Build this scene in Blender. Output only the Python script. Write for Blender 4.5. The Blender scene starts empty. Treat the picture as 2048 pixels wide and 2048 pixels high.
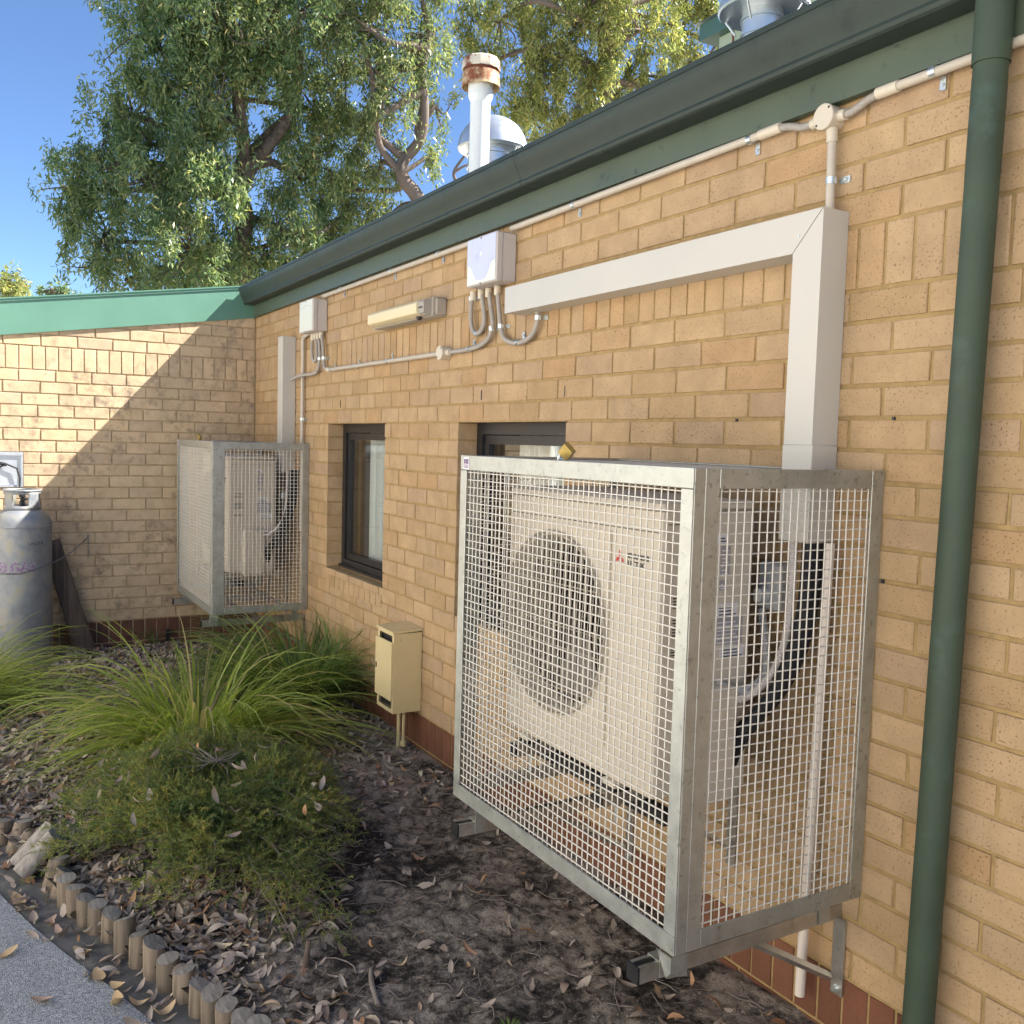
import bpy, math, random
import numpy as np
from mathutils import Vector, Matrix
random.seed(7); RNG = np.random.default_rng(11)
S = bpy.context.scene
COL = S.collection
R = math.radians

# ------------------------------------------------------------------ camera
CP = Vector((7.786, -2.1065, 1.4566))
YAW, PIT, ROL = 0.530556, -0.073055, 0.0278285
fw = Vector((-math.cos(YAW)*math.cos(PIT), math.sin(YAW)*math.cos(PIT), math.sin(PIT)))
rt = fw.cross(Vector((0, 0, 1))).normalized(); up = rt.cross(fw)
rt2 = rt*math.cos(ROL)+up*math.sin(ROL); up2 = -rt*math.sin(ROL)+up*math.cos(ROL)
cam = bpy.data.objects.new('camera', bpy.data.cameras.new('camera'))
COL.objects.link(cam)
M = Matrix((rt2, up2, -fw)).transposed().to_4x4(); M.translation = CP
cam.matrix_world = M
cam.data.sensor_width = 36; cam.data.lens = 36*1894.76/2048
cam.data.clip_start = .05; cam.data.clip_end = 3000
S.camera = cam
# ------------------------------------------------------------------ sky, sun, exposure
SUN_EL, SUN_ROT = R(46.0), R(24.7)
w = bpy.data.worlds.new('World'); S.world = w; w.use_nodes = True
nt = w.node_tree; nt.nodes.clear()
sky = nt.nodes.new('ShaderNodeTexSky'); sky.sky_type = 'NISHITA'; sky.sun_disc = False
sky.sun_elevation = SUN_EL; sky.sun_rotation = SUN_ROT
sky.altitude = 3000; sky.air_density = 1.0; sky.dust_density = .0; sky.ozone_density = 5.5
bg = nt.nodes.new('ShaderNodeBackground'); bg.inputs[1].default_value = .064
wo = nt.nodes.new('ShaderNodeOutputWorld')
nt.links.new(sky.outputs[0], bg.inputs[0]); nt.links.new(bg.outputs[0], wo.inputs[0])
sl = bpy.data.lights.new('sun', 'SUN'); sl.energy = 5.0; sl.angle = R(.53); sl.color = (1, .95, .87)
so = bpy.data.objects.new('sun', sl); COL.objects.link(so)
ts = Vector((math.sin(SUN_ROT)*math.cos(SUN_EL), math.cos(SUN_ROT)*math.cos(SUN_EL), math.sin(SUN_EL)))
so.rotation_euler = (-ts).to_track_quat('-Z', 'Y').to_euler(); so.location = (0, 0, 20)
S.view_settings.view_transform = 'Standard'; S.view_settings.look = 'None'
S.view_settings.exposure = 1.95; S.view_settings.gamma = 1
S.render.engine = 'CYCLES'

# ------------------------------------------------------------------ material helpers
def new_mat(name):
    m = bpy.data.materials.new(name); m.use_nodes = True
    n = m.node_tree.nodes; n.clear()
    out = n.new('ShaderNodeOutputMaterial'); b = n.new('ShaderNodeBsdfPrincipled')
    m.node_tree.links.new(b.outputs[0], out.inputs[0])
    return m, m.node_tree, b, out
def nd(t, kind, **kw):
    n = t.nodes.new(kind)
    for k, v in kw.items(): setattr(n, k, v)
    return n
def lk(t, a, b): t.links.new(a, b)
def noise(t, scale, detail=3, rough=.55, vec=None, dist=0):
    n = nd(t, 'ShaderNodeTexNoise'); n.inputs['Scale'].default_value = scale
    n.inputs['Detail'].default_value = detail; n.inputs['Roughness'].default_value = rough
    n.inputs['Distortion'].default_value = dist
    if vec is not None: lk(t, vec, n.inputs['Vector'])
    return n
def ramp(t, fac, stops):
    r = nd(t, 'ShaderNodeValToRGB'); cr = r.color_ramp
    while len(cr.elements) < len(stops): cr.elements.new(.5)
    for e, (p, c) in zip(cr.elements, stops):
        e.position = p; e.color = (*c, 1) if len(c) == 3 else c
    lk(t, fac, r.inputs[0]); return r
def mixc(t, fac, a, b, mode='MIX'):
    n = nd(t, 'ShaderNodeMix', data_type='RGBA', blend_type=mode)
    for i, v in ((0, fac), (6, a), (7, b)):
        if isinstance(v, (int, float)): n.inputs[i].default_value = v
        elif isinstance(v, tuple): n.inputs[i].default_value = (*v, 1)
        else: lk(t, v, n.inputs[i])
    return n.outputs[2]
def pos(t): return nd(t, 'ShaderNodeNewGeometry').outputs['Position']
def bump(t, b, h, strength=.3, dist=.002):
    n = nd(t, 'ShaderNodeBump'); n.inputs['Strength'].default_value = strength; n.inputs['Distance'].default_value = dist
    lk(t, h, n.inputs['Height']); lk(t, n.outputs[0], b.inputs['Normal']); return n
def paint(name, col, rough=.5, metal=0, var=.12, vs=6, grime=None, gs=3, gt=(.55, .75), bmp=0, bs=200, spec=.5):
    m, t, b, o = new_mat(name); p = pos(t)
    n1 = noise(t, vs, 4, .6, p)
    c0 = tuple(x*(1-var) for x in col); c1 = tuple(min(1, x*(1+var)) for x in col)
    c = ramp(t, n1.outputs[0], [(.3, c0), (.7, c1)]).outputs[0]
    if grime:
        g = noise(t, gs, 6, .7, p)
        f = ramp(t, g.outputs[0], [(gt[0], (0, 0, 0)), (gt[1], (1, 1, 1))]).outputs[0]
        c = mixc(t, f, c, grime)
    lk(t, c, b.inputs['Base Color'])
    rr = ramp(t, n1.outputs[0], [(.3, (rough*.85,)*3), (.7, (min(1, rough*1.15),)*3)])
    lk(t, rr.outputs[0], b.inputs['Roughness'])
    b.inputs['Metallic'].default_value = metal; b.inputs['Specular IOR Level'].default_value = spec
    if bmp: bump(t, b, noise(t, bs, 2, .6, p).outputs[0], bmp, .001)
    return m
def brick_mat(name, tints, rnd='object', speck=.8, stain=None):
    m, t, b, o = new_mat(name); p = pos(t)
    if rnd == 'object': rv = nd(t, 'ShaderNodeObjectInfo').outputs['Random']
    else: rv = nd(t, 'ShaderNodeNewGeometry').outputs['Random Per Island']
    base = ramp(t, rv, [(i/(len(tints)-1), c) for i, c in enumerate(tints)]).outputs[0]
    big = noise(t, 9, 4, .6, p)
    base = mixc(t, .55, base, ramp(t, big.outputs[0], [(.3, (.72, .68, .64)), (.72, (1.16, 1.14, 1.1))]).outputs[0], 'MULTIPLY')
    s = noise(t, 150, 2, .5, p)                                    # iron specks
    f = ramp(t, s.outputs[0], [(.60, (0, 0, 0)), (.66, (1, 1, 1))]).outputs[0]
    s2 = noise(t, 5, 2, .5, p)
    f = mixc(t, 1.0, f, ramp(t, s2.outputs[0], [(.3, (.25,)*3), (.7, (1, 1, 1))]).outputs[0], 'MULTIPLY')
    dk = mixc(t, 1.0, base, (.40, .30, .25), 'MULTIPLY')
    fm = nd(t, 'ShaderNodeMath', operation='MULTIPLY'); fm.inputs[1].default_value = speck; lk(t, f, fm.inputs[0])
    c = mixc(t, fm.outputs[0], base, dk)
    if stain: c = stain(t, p, c)
    lk(t, c, b.inputs['Base Color']); b.inputs['Roughness'].default_value = .88; b.inputs['Specular IOR Level'].default_value = .25
    h = nd(t, 'ShaderNodeMath', operation='ADD'); lk(t, noise(t, 320, 3, .7, p).outputs[0], h.inputs[0]); lk(t, noise(t, 40, 3, .6, p).outputs[0], h.inputs[1])
    bump(t, b, h.outputs[0], .5, .0022)
    return m
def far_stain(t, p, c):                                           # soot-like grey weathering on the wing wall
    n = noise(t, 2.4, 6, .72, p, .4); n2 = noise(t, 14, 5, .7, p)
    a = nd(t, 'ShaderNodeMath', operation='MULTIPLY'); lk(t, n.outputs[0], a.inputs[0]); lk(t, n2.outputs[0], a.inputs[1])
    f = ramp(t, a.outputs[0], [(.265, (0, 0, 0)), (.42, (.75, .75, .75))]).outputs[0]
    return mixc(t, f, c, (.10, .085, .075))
Y = [(.39, .265, .142), (.435, .30, .168), (.465, .325, .188), (.42, .295, .178), (.485, .34, .20), (.44, .285, .150), (.42, .295, .186), (.475, .33, .186)]
MAT = {}
MAT['brick'] = brick_mat('cream brick', Y)
MAT['brick_s'] = brick_mat('cream brick far', Y, 'island')
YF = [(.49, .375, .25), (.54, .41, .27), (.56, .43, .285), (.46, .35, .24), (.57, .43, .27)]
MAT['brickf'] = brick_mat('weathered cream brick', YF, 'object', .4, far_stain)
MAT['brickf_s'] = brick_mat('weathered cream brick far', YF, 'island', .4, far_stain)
RD = [(.165, .07, .042), (.195, .083, .05), (.145, .062, .038), (.21, .095, .056)]
MAT['redbrick'] = brick_mat('red plinth brick', RD, 'object', .5)
MAT['redbrick_s'] = brick_mat('red plinth brick far', RD, 'island', .5)
RDF = [(.13, .062, .045), (.16, .075, .052), (.12, .058, .043)]
MAT['redbrickf'] = brick_mat('dark red plinth brick', RDF, 'object', .5)
MAT['mortar'] = paint('ochre mortar', (.35, .24, .108), .95, 0, .18, 25, bmp=.5, bs=350, spec=.2)
MAT['mortarf'] = paint('grey ochre mortar', (.37, .28, .17), .95, 0, .2, 25, bmp=.5, bs=350, spec=.2)
MAT['gutter'] = paint('dark green enamel', (.031, .044, .036), .5, 0, .14, 5, grime=(.016, .026, .022), gs=9, gt=(.55, .75), spec=.28)
MAT['fascia'] = paint('green fascia paint', (.070, .094, .064), .5, 0, .10, 4, grime=(.025, .04, .033), gs=22, gt=(.60, .70))
MAT['barge'] = paint('pale green enamel', (.10, .225, .165), .45, 0, .06, 3)
MAT['fascia2'] = paint('teal green fascia', (.06, .125, .095), .5, 0, .08, 4)
MAT['pipe_green'] = paint('green downpipe paint', (.050, .072, .049), .55, 0, .15, 5, grime=(.07, .11, .09), gs=6, gt=(.55, .75), spec=.25)
MAT['trunk'] = paint('ivory duct plastic', (.53, .50, .445), .42, 0, .03, 3)
MAT['conduit'] = paint('beige grey conduit', (.50, .44, .36), .5, 0, .06, 20)
MAT['corr'] = paint('grey flexible conduit', (.36, .325, .285), .6, 0, .1, 30)
MAT['jbox'] = paint('cream junction plastic', (.60, .53, .42), .45, 0, .04, 10)
MAT['ebox'] = paint('grey enclosure plastic', (.52, .47, .44), .45, 0, .04, 8)
MAT['lid'] = paint('white enclosure lid', (.72, .73, .66), .35, 0, .03, 8)
MAT['film'] = paint('lilac protective film', (.56, .58, .72), .3, 0, .03, 8)
MAT['zinc'] = paint('bright zinc', (.62, .66, .66), .3, .8, .15, 40)
MAT['galv'] = paint('galvanised steel', (.42, .43, .40), .42, .7, .14, 18, grime=(.22, .23, .21), gs=50, gt=(.56, .70))
MAT['galvbr'] = paint('raw galvanised bracket', (.50, .47, .42), .33, .75, .2, 14, grime=(.28, .24, .18), gs=25, gt=(.55, .75))
MAT['wire'] = paint('galvanised wire', (.68, .645, .58), .5, .15, .08, 30)
MAT['black'] = paint('black plastic', (.012, .012, .014), .45, 0, .2, 20)
MAT['foam'] = paint('black pipe insulation', (.008, .008, .011), .75, 0, .2, 60, bmp=.3, bs=150)
MAT['ac'] = paint('ivory steel casing', (.57, .505, .41), .42, 0, .03, 5)
MAT['acdark'] = paint('dark fan cavity', (.016, .015, .014), .6, 0, .2, 20)
MAT['acgrille'] = paint('ivory grille wire', (.38, .335, .265), .5, 0, .05, 30)
MAT['coil'] = paint('aluminium coil', (.16, .15, .14), .5, .5, .2, 60)
MAT['white'] = paint('white plastic', (.74, .72, .68), .45, 0, .03, 8)
MAT['pvc'] = paint('pinkish white drain pipe', (.72, .63, .55), .4, 0, .04, 12)
MAT['lightgrey'] = paint('light grey plastic', (.42, .43, .44), .4, 0, .05, 12)
MAT['red'] = paint('red print', (.55, .03, .03), .5, 0, .02, 8)
MAT['ink'] = paint('black print', (.03, .03, .035), .5, 0, .02, 8)
MAT['purple'] = paint('faded purple paint', (.17, .09, .22), .6, 0, .25, 60, grime=(.33, .33, .32), gs=60, gt=(.5, .62))
MAT['stickw'] = paint('sticker paper', (.68, .66, .68), .45, 0, .03, 8)
MAT['stickg'] = paint('grey sticker print', (.33, .31, .33), .5, 0, .1, 60)
MAT['brass'] = paint('tarnished brass', (.46, .33, .10), .38, .7, .2, 40)
MAT['alu'] = paint('charcoal window aluminium', (.022, .021, .023), .38, .2, .1, 10)
MAT['curtain'] = paint('grey sheer curtain', (.78, .78, .76), .9, 0, .05, 30)
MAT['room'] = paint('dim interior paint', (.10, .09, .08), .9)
MAT['cream'] = paint('cream enamel box paint', (.60, .49, .275), .42, 0, .05, 8, grime=(.42, .34, .2), gs=30, gt=(.62, .7))
MAT['lampdif'] = paint('yellowed diffuser', (.72, .62, .40), .4, 0, .03, 10)
MAT['lampgrey'] = paint('grey lamp body', (.36, .32, .27), .5, 0, .08, 15)
MAT['steel_cyl'] = paint('worn galvanised cylinder paint', (.21, .225, .25), .5, .2, .25, 9, grime=(.27, .25, .19), gs=9, gt=(.48, .66))
MAT['flue'] = paint('white flue paint', (.80, .79, .75), .45, 0, .04, 6)
MAT['rust'] = paint('rusty white cap', (.68, .58, .44), .6, .1, .12, 8, grime=(.20, .055, .018), gs=7, gt=(.50, .58))
MAT['rust2'] = paint('orange rusted ring', (.58, .40, .22), .6, .1, .2, 8, grime=(.26, .08, .025), gs=9, gt=(.45, .58))
MAT['rustdark'] = paint('dark rust', (.15, .045, .02), .8, 0, .3, 20)
MAT['vent'] = paint('spun aluminium', (.62, .65, .68), .34, .75, .06, 10)
MAT['render'] = paint('pale render', (.72, .70, .655), .9, 0, .05, 2)  # skin of the added bounce building, pale to throw light back
MAT['roof'] = paint('grey green roof sheet', (.16, .20, .17), .5, 0, .1, 4)
MAT['clad'] = paint('pale green cladding', (.38, .43, .30), .6, 0, .06, 4)
MAT['wood'] = None
def wood(name, c0, c1, rough=.85, ax=2, sc=1.0):
    m, t, b, o = new_mat(name); tc = nd(t, 'ShaderNodeTexCoord'); mp = nd(t, 'ShaderNodeMapping')
    s = [60*sc]*3; s[ax] = 3*sc; mp.inputs['Scale'].default_value = s
    lk(t, tc.outputs['Object'], mp.inputs[0]); n = noise(t, 1, 5, .65, mp.outputs[0], .3)
    rv = nd(t, 'ShaderNodeObjectInfo').outputs['Random']
    c = ramp(t, n.outputs[0], [(.3, c0), (.5, tuple((a+b)/2 for a, b in zip(c0, c1))), (.7, c1)]).outputs[0]
    c = mixc(t, 1, c, ramp(t, rv, [(0, (.75, .73, .7)), (1, (1.15, 1.1, 1.05))]).outputs[0], 'MULTIPLY')
    lk(t, c, b.inputs['Base Color']); b.inputs['Roughness'].default_value = rough
    bump(t, b, n.outputs[0], .6, .002); return m
MAT['log'] = wood('weathered pine log', (.085, .07, .055), (.30, .24, .18))
MAT['logend'] = wood('grey log end grain', (.10, .092, .08), (.32, .30, .27), ax=0)
MAT['loggrey'] = wood('silvered log', (.15, .135, .12), (.36, .335, .30))
MAT['sleeper'] = wood('dark weathered timber', (.05, .038, .03), (.15, .115, .09), sc=.6)
def leafmat(name, stops, trans=.35, rough=.45, tcol=1.3, patch=None):
    m, t, b, o = new_mat(name)
    rv = nd(t, 'ShaderNodeNewGeometry').outputs['Random Per Island']
    c = ramp(t, rv, stops).outputs[0]
    if patch: c = mixc(t, 1, c, ramp(t, noise(t, patch[0], 3, .6, pos(t)).outputs[0], [(.32, patch[1]), (.68, patch[2])]).outputs[0], 'MULTIPLY')
    lk(t, c, b.inputs['Base Color']); b.inputs['Roughness'].default_value = rough
    b.inputs['Specular IOR Level'].default_value = .4
    tr = nd(t, 'ShaderNodeBsdfTranslucent')
    lk(t, mixc(t, 1, c, (tcol, tcol*1.05, tcol*.6), 'MULTIPLY'), tr.inputs[0])
    mx = nd(t, 'ShaderNodeMixShader'); mx.inputs[0].default_value = trans
    lk(t, b.outputs[0], mx.inputs[1]); lk(t, tr.outputs[0], mx.inputs[2]); lk(t, mx.outputs[0], o.inputs[0])
    return m
MAT['leafA'] = leafmat('deep green gum leaves', [(0, (.095, .15, .08)), (.45, (.155, .22, .11)), (.8, (.23, .285, .135)), (.95, (.33, .35, .17)), (1, (.52, .44, .20))], .4, .34, 1.3, (1.1, (.7, .85, .85), (1.4, 1.25, 1.1)))
MAT['leafC'] = leafmat('yellow green gum leaves', [(0, (.15, .19, .08)), (.45, (.26, .29, .11)), (.85, (.38, .37, .135)), (1, (.52, .42, .19))], .45, .34)
MAT['leafB'] = leafmat('mid green gum leaves', [(0, (.11, .155, .08)), (.5, (.185, .235, .11)), (.9, (.29, .31, .135)), (1, (.48, .40, .20))], .42, .34)
MAT['blade'] = leafmat('strappy green blades', [(0, (.22, .30, .065)), (.5, (.32, .39, .09)), (.84, (.40, .45, .125)), (.91, (.46, .40, .17)), (1, (.56, .46, .27))], .52, .36)
MAT['bladed'] = leafmat('dark green blades', [(0, (.10, .17, .048)), (.6, (.165, .245, .07)), (.92, (.24, .31, .09)), (1, (.40, .34, .18))], .42, .4)
MAT['needle'] = leafmat('olive needle leaves', [(0, (.09, .135, .055)), (.5, (.145, .195, .075)), (.85, (.225, .25, .09)), (.95, (.32, .27, .10)), (1, (.30, .17, .08))], .45, .6, 1.3, (8, (.6, .8, .85), (1.75, 1.45, 1.15)))
MAT['litter'] = leafmat('dry fallen leaves', [(0, (.17, .125, .10)), (.3, (.31, .245, .20)), (.6, (.43, .35, .29)), (.82, (.52, .435, .36)), (.91, (.38, .20, .105)), (.96, (.52, .30, .15)), (1, (.60, .53, .38))], .12, .65, 1)
MAT['leafdry'] = leafmat('single dry leaf', [(0, (.45, .27, .13)), (1, (.60, .45, .27))], .15, .6, 1)
MAT['leafdry2'] = leafmat('pinkish dry leaf', [(0, (.42, .26, .19)), (1, (.50, .36, .28))], .12, .6, 1)
MAT['twig'] = paint('grey twig bark', (.20, .165, .14), .9, 0, .25, 40)
MAT['bark'] = paint('rough grey brown bark', (.14, .105, .085), .95, 0, .3, 7, grime=(.05, .035, .03), gs=9, gt=(.45, .65), bmp=1, bs=30)
MAT['barkpale'] = paint('pale smooth bark', (.15, .118, .10), .9, 0, .2, 6, grime=(.13, .09, .07), gs=6, gt=(.5, .7), bmp=.8, bs=25)
# soil
def soil():
    m, t, b, o = new_mat('dark sandy soil'); p = pos(t)
    n1 = noise(t, 1.7, 8, .74, p, .5); n2 = noise(t, 22, 6, .75, p, .3); n3 = noise(t, 230, 3, .6, p)
    a = nd(t, 'ShaderNodeMath', operation='MULTIPLY_ADD'); lk(t, n2.outputs[0], a.inputs[0]); a.inputs[1].default_value = .75; lk(t, n1.outputs[0], a.inputs[2])
    c = ramp(t, a.outputs[0], [(.68, (.022, .018, .016)), (.80, (.052, .043, .037)), (.88, (.17, .142, .118)), (.97, (.34, .285, .235))]).outputs[0]
    c = mixc(t, 1, c, ramp(t, n3.outputs[0], [(.25, (.45,)*3), (.75, (1.45,)*3)]).outputs[0], 'MULTIPLY')
    lk(t, c, b.inputs['Base Color']); b.inputs['Roughness'].default_value = .95; b.inputs['Specular IOR Level'].default_value = .15
    h = nd(t, 'ShaderNodeMath', operation='MULTIPLY_ADD'); lk(t, n3.outputs[0], h.inputs[0]); h.inputs[1].default_value = .35; lk(t, n2.outputs[0], h.inputs[2])
    bump(t, b, h.outputs[0], 1, .012); return m
MAT['soil'] = soil()
def asphalt():
    m, t, b, o = new_mat('exposed aggregate paving'); p = pos(t)
    v = nd(t, 'ShaderNodeTexVoronoi'); v.inputs['Scale'].default_value = 210; lk(t, p, v.inputs['Vector'])
    n = noise(t, 170, 3, .6, p); n2 = noise(t, 2, 4, .6, p)
    c = ramp(t, n.outputs[0], [(.30, (.13, .135, .145)), (.48, (.30, .31, .325)), (.66, (.48, .49, .505))]).outputs[0]
    c = mixc(t, .6, c, ramp(t, v.outputs['Color'], [(0, (.35,)*3), (1, (1.3,)*3)]).outputs[0], 'MULTIPLY')
    c = mixc(t, 1, c, ramp(t, n2.outputs[0], [(.3, (.85,)*3), (.7, (1.12,)*3)]).outputs[0], 'MULTIPLY')
    lk(t, c, b.inputs['Base Color']); b.inputs['Roughness'].default_value = .8
    bump(t, b, v.outputs['Distance'], .7, .004); return m
MAT['path'] = asphalt()
MAT['dirtstrip'] = paint('dirty dark concrete edge', (.10, .095, .088), .9, 0, .35, 9, grime=(.21, .19, .165), gs=14, gt=(.48, .72), bmp=.8, bs=120)
MAT['ground'] = paint('pale bounce paving', (.47, .435, .375), .95, 0, .15, 3)  # paving added out of view, kept pale so sunlight bounces into the shade
MAT['chain'] = paint('dull steel chain', (.20, .20, .21), .45, .7, .2, 60)
def glass():
    m, t, b, o = new_mat('window glass'); t.nodes.remove(b)
    tr = nd(t, 'ShaderNodeBsdfTransparent'); tr.inputs[0].default_value = (.88, .90, .89, 1)
    gl = nd(t, 'ShaderNodeBsdfGlossy'); gl.inputs['Roughness'].default_value = .01; gl.inputs[0].default_value = (.95, .97, 1, 1)
    lw = nd(t, 'ShaderNodeLayerWeight'); lw.inputs[0].default_value = .5; pw = nd(t, 'ShaderNodeMath', operation='POWER'); pw.inputs[1].default_value = 4.2; lk(t, lw.outputs['Facing'], pw.inputs[0]); fr = nd(t, 'ShaderNodeMath', operation='MULTIPLY_ADD'); fr.inputs[1].default_value = .9; fr.inputs[2].default_value = .07; lk(t, pw.outputs[0], fr.inputs[0])
    mx = nd(t, 'ShaderNodeMixShader'); lk(t, fr.outputs[0], mx.inputs[0]); lk(t, tr.outputs[0], mx.inputs[1]); lk(t, gl.outputs[0], mx.inputs[2])
    lk(t, mx.outputs[0], o.inputs[0]); return m
MAT['glass'] = glass()
def louv():                                                         # steel recess cabinet skin
    return paint('brushed steel cabinet', (.50, .52, .55), .35, .6, .1, 20)
MAT['cab'] = louv()

# ------------------------------------------------------------------ geometry helpers
class MB:
    def __init__(s): s.v = []; s.f = []; s.m = []
    def add(s, vs, fs, mi=0):
        n = len(s.v); s.v += [tuple(v) for v in vs]; s.f += [tuple(i+n for i in f) for f in fs]; s.m += [mi]*len(fs); return s
    def box(s, x0, x1, y0, y1, z0, z1, mi=0, rot=None, c=None):
        vs = [(x, y, z) for z in (z0, z1) for x, y in ((x0, y0), (x1, y0), (x1, y1), (x0, y1))]
        if rot is not None:
            cc = Vector(c) if c else Vector(((x0+x1)/2, (y0+y1)/2, (z0+z1)/2)); vs = [rot@(Vector(v)-cc)+cc for v in vs]
        return s.add(vs, [(3, 2, 1, 0), (4, 5, 6, 7), (0, 1, 5, 4), (1, 2, 6, 5), (2, 3, 7, 6), (3, 0, 4, 7)], mi)
    def cbox(s, x0, x1, y0, y1, z0, z1, b=.004, mi=0):              # chamfered box
        vs = []; fs = []
        def ring(z, i): return [(x0+i+b, y0+i, z), (x1-i-b, y0+i, z), (x1-i, y0+i+b, z), (x1-i, y1-i-b, z), (x1-i-b, y1-i, z), (x0+i+b, y1-i, z), (x0+i, y1-i-b, z), (x0+i, y0+i+b, z)]
        for z, i in ((z0, b), (z0+b, 0), (z1-b, 0), (z1, b)): vs += ring(z, i)
        for k in range(3):
            for j in range(8): a = k*8+j; c2 = k*8+(j+1) % 8; fs.append((a, c2, c2+8, a+8))
        fs.append(tuple(range(7, -1, -1))); fs.append(tuple(range(24, 32)))
        return s.add(vs, fs, mi)
    def tube(s, pts, r, n=10, cap=True, mi=0, r1=None):
        pts = [Vector(p) for p in pts]; L = len(pts); vs = []; fs = []; prev = None
        for i, p in enumerate(pts):
            d = (pts[min(i+1, L-1)]-pts[max(i-1, 0)]).normalized()
            if prev is None:
                a = d.cross(Vector((0, 0, 1)));
                if a.length < .1: a = d.cross(Vector((0, 1, 0)))
            else: a = prev-d*prev.dot(d)
            a.normalize(); prev = a; b = d.cross(a)
            ri = r[i] if isinstance(r, (list, tuple)) else (r if r1 is None else r+(r1-r)*i/(L-1))
            for k in range(n):
                t = 2*math.pi*k/n; vs.append(p+a*math.cos(t)*ri+b*math.sin(t)*ri)
        for i in range(L-1):
            for k in range(n): fs.append((i*n+k, i*n+(k+1) % n, (i+1)*n+(k+1) % n, (i+1)*n+k))
        if cap: fs.append(tuple(range(n-1, -1, -1))); fs.append(tuple((L-1)*n+k for k in range(n)))
        return s.add(vs, fs, mi)
    def lathe(s, prof, c, n=32, mi=0, axis=None):                   # prof (r, h)
        vs = []; fs = []; c = Vector(c); q = Vector((0, 0, 1)).rotation_difference(Vector(axis)) if axis else None
        for r, h in prof:
            for k in range(n):
                t = 2*math.pi*k/n; p = Vector((r*math.cos(t), r*math.sin(t), h)); vs.append(c+(q@p if q else p))
        for i in range(len(prof)-1):
            for k in range(n): fs.append((i*n+k, i*n+(k+1) % n, (i+1)*n+(k+1) % n, (i+1)*n+k))
        if prof[0][0] > 1e-5: fs.append(tuple(range(n-1, -1, -1)))
        if prof[-1][0] > 1e-5: fs.append(tuple((len(prof)-1)*n+k for k in range(n)))
        return s.add(vs, fs, mi)
    def ext(s, prof, x0, x1, mi=0):                                 # closed (y,z) profile along x
        n = len(prof); vs = [(x0, y, z) for y, z in prof]+[(x1, y, z) for y, z in prof]
        fs = [(i, (i+1) % n, n+(i+1) % n, n+i) for i in range(n)]+[tuple(range(n-1, -1, -1)), tuple(range(n, 2*n))]
        return s.add(vs, fs, mi)
    def build(s, name, mat, parent=None, smooth=35, loc=None):
        off = world_loc(parent) if parent else Vector(loc or (0, 0, 0))
        me = bpy.data.meshes.new(name)
        me.from_pydata([(v[0]-off.x, v[1]-off.y, v[2]-off.z) for v in s.v], [], s.f); me.validate()
        for mm in (mat if isinstance(mat, list) else [mat]): me.materials.append(MAT[mm])
        if any(s.m) and len(me.polygons) == len(s.m): me.polygons.foreach_set('material_index', s.m)
        if smooth:
            me.polygons.foreach_set('use_smooth', [True]*len(me.polygons)); me.set_sharp_from_angle(angle=R(smooth))
        o = bpy.data.objects.new(name, me); COL.objects.link(o)
        if parent: o.parent = parent
        else: o.location = off
        return o
def world_loc(o):
    l = Vector((0, 0, 0))
    while o: l += o.location; o = o.parent
    return l
def tag(o, label=None, cat=None, group=None, kind=None):
    for k, v in (('label', label), ('category', cat), ('group', group), ('kind', kind)):
        if v: o[k] = v
    return o
def thing(name, loc, label, cat, group=None):
    o = bpy.data.objects.new(name, None); COL.objects.link(o); o.location = loc; o.empty_display_size = .1
    return tag(o, label, cat, group)
def fast_mesh(name, verts, faces, mat, parent=None, smooth=False):
    """verts (N,3) array, faces (M,k) array, quads or tris, world coordinates"""
    off = world_loc(parent) if parent else Vector((0, 0, 0))
    v = np.asarray(verts, np.float32)-np.array(off, np.float32); f = np.asarray(faces, np.int32); k = f.shape[1]
    me = bpy.data.meshes.new(name); me.vertices.add(len(v)); me.vertices.foreach_set('co', v.ravel())
    me.loops.add(f.size); me.loops.foreach_set('vertex_index', f.ravel())
    me.polygons.add(len(f)); me.polygons.foreach_set('loop_start', np.arange(0, f.size, k, dtype=np.int32))
    me.polygons.foreach_set('loop_total', np.full(len(f), k, np.int32))
    if smooth: me.polygons.foreach_set('use_smooth', np.ones(len(f), bool))
    me.materials.append(MAT[mat]); me.update(calc_edges=True); me.validate()
    o = bpy.data.objects.new(name, me); COL.objects.link(o)
    if parent: o.parent = parent
    return o
def text_mesh(body, size, mat, parent, loc, rot, name='lettering', ext=.0004, bold=0):
    cu = bpy.data.curves.new(name, 'FONT'); cu.body = body; cu.size = size; cu.extrude = ext; cu.offset = bold
    to = bpy.data.objects.new(name, cu); COL.objects.link(to)
    dg = bpy.context.evaluated_depsgraph_get(); me = bpy.data.meshes.new_from_object(to.evaluated_get(dg))
    COL.objects.unlink(to); bpy.data.objects.remove(to)
    me.materials.clear(); me.materials.append(MAT[mat])
    o = bpy.data.objects.new(name, me); COL.objects.link(o); o.parent = parent
    o.location = Vector(loc)-world_loc(parent); o.rotation_euler = rot
    return o

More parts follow.
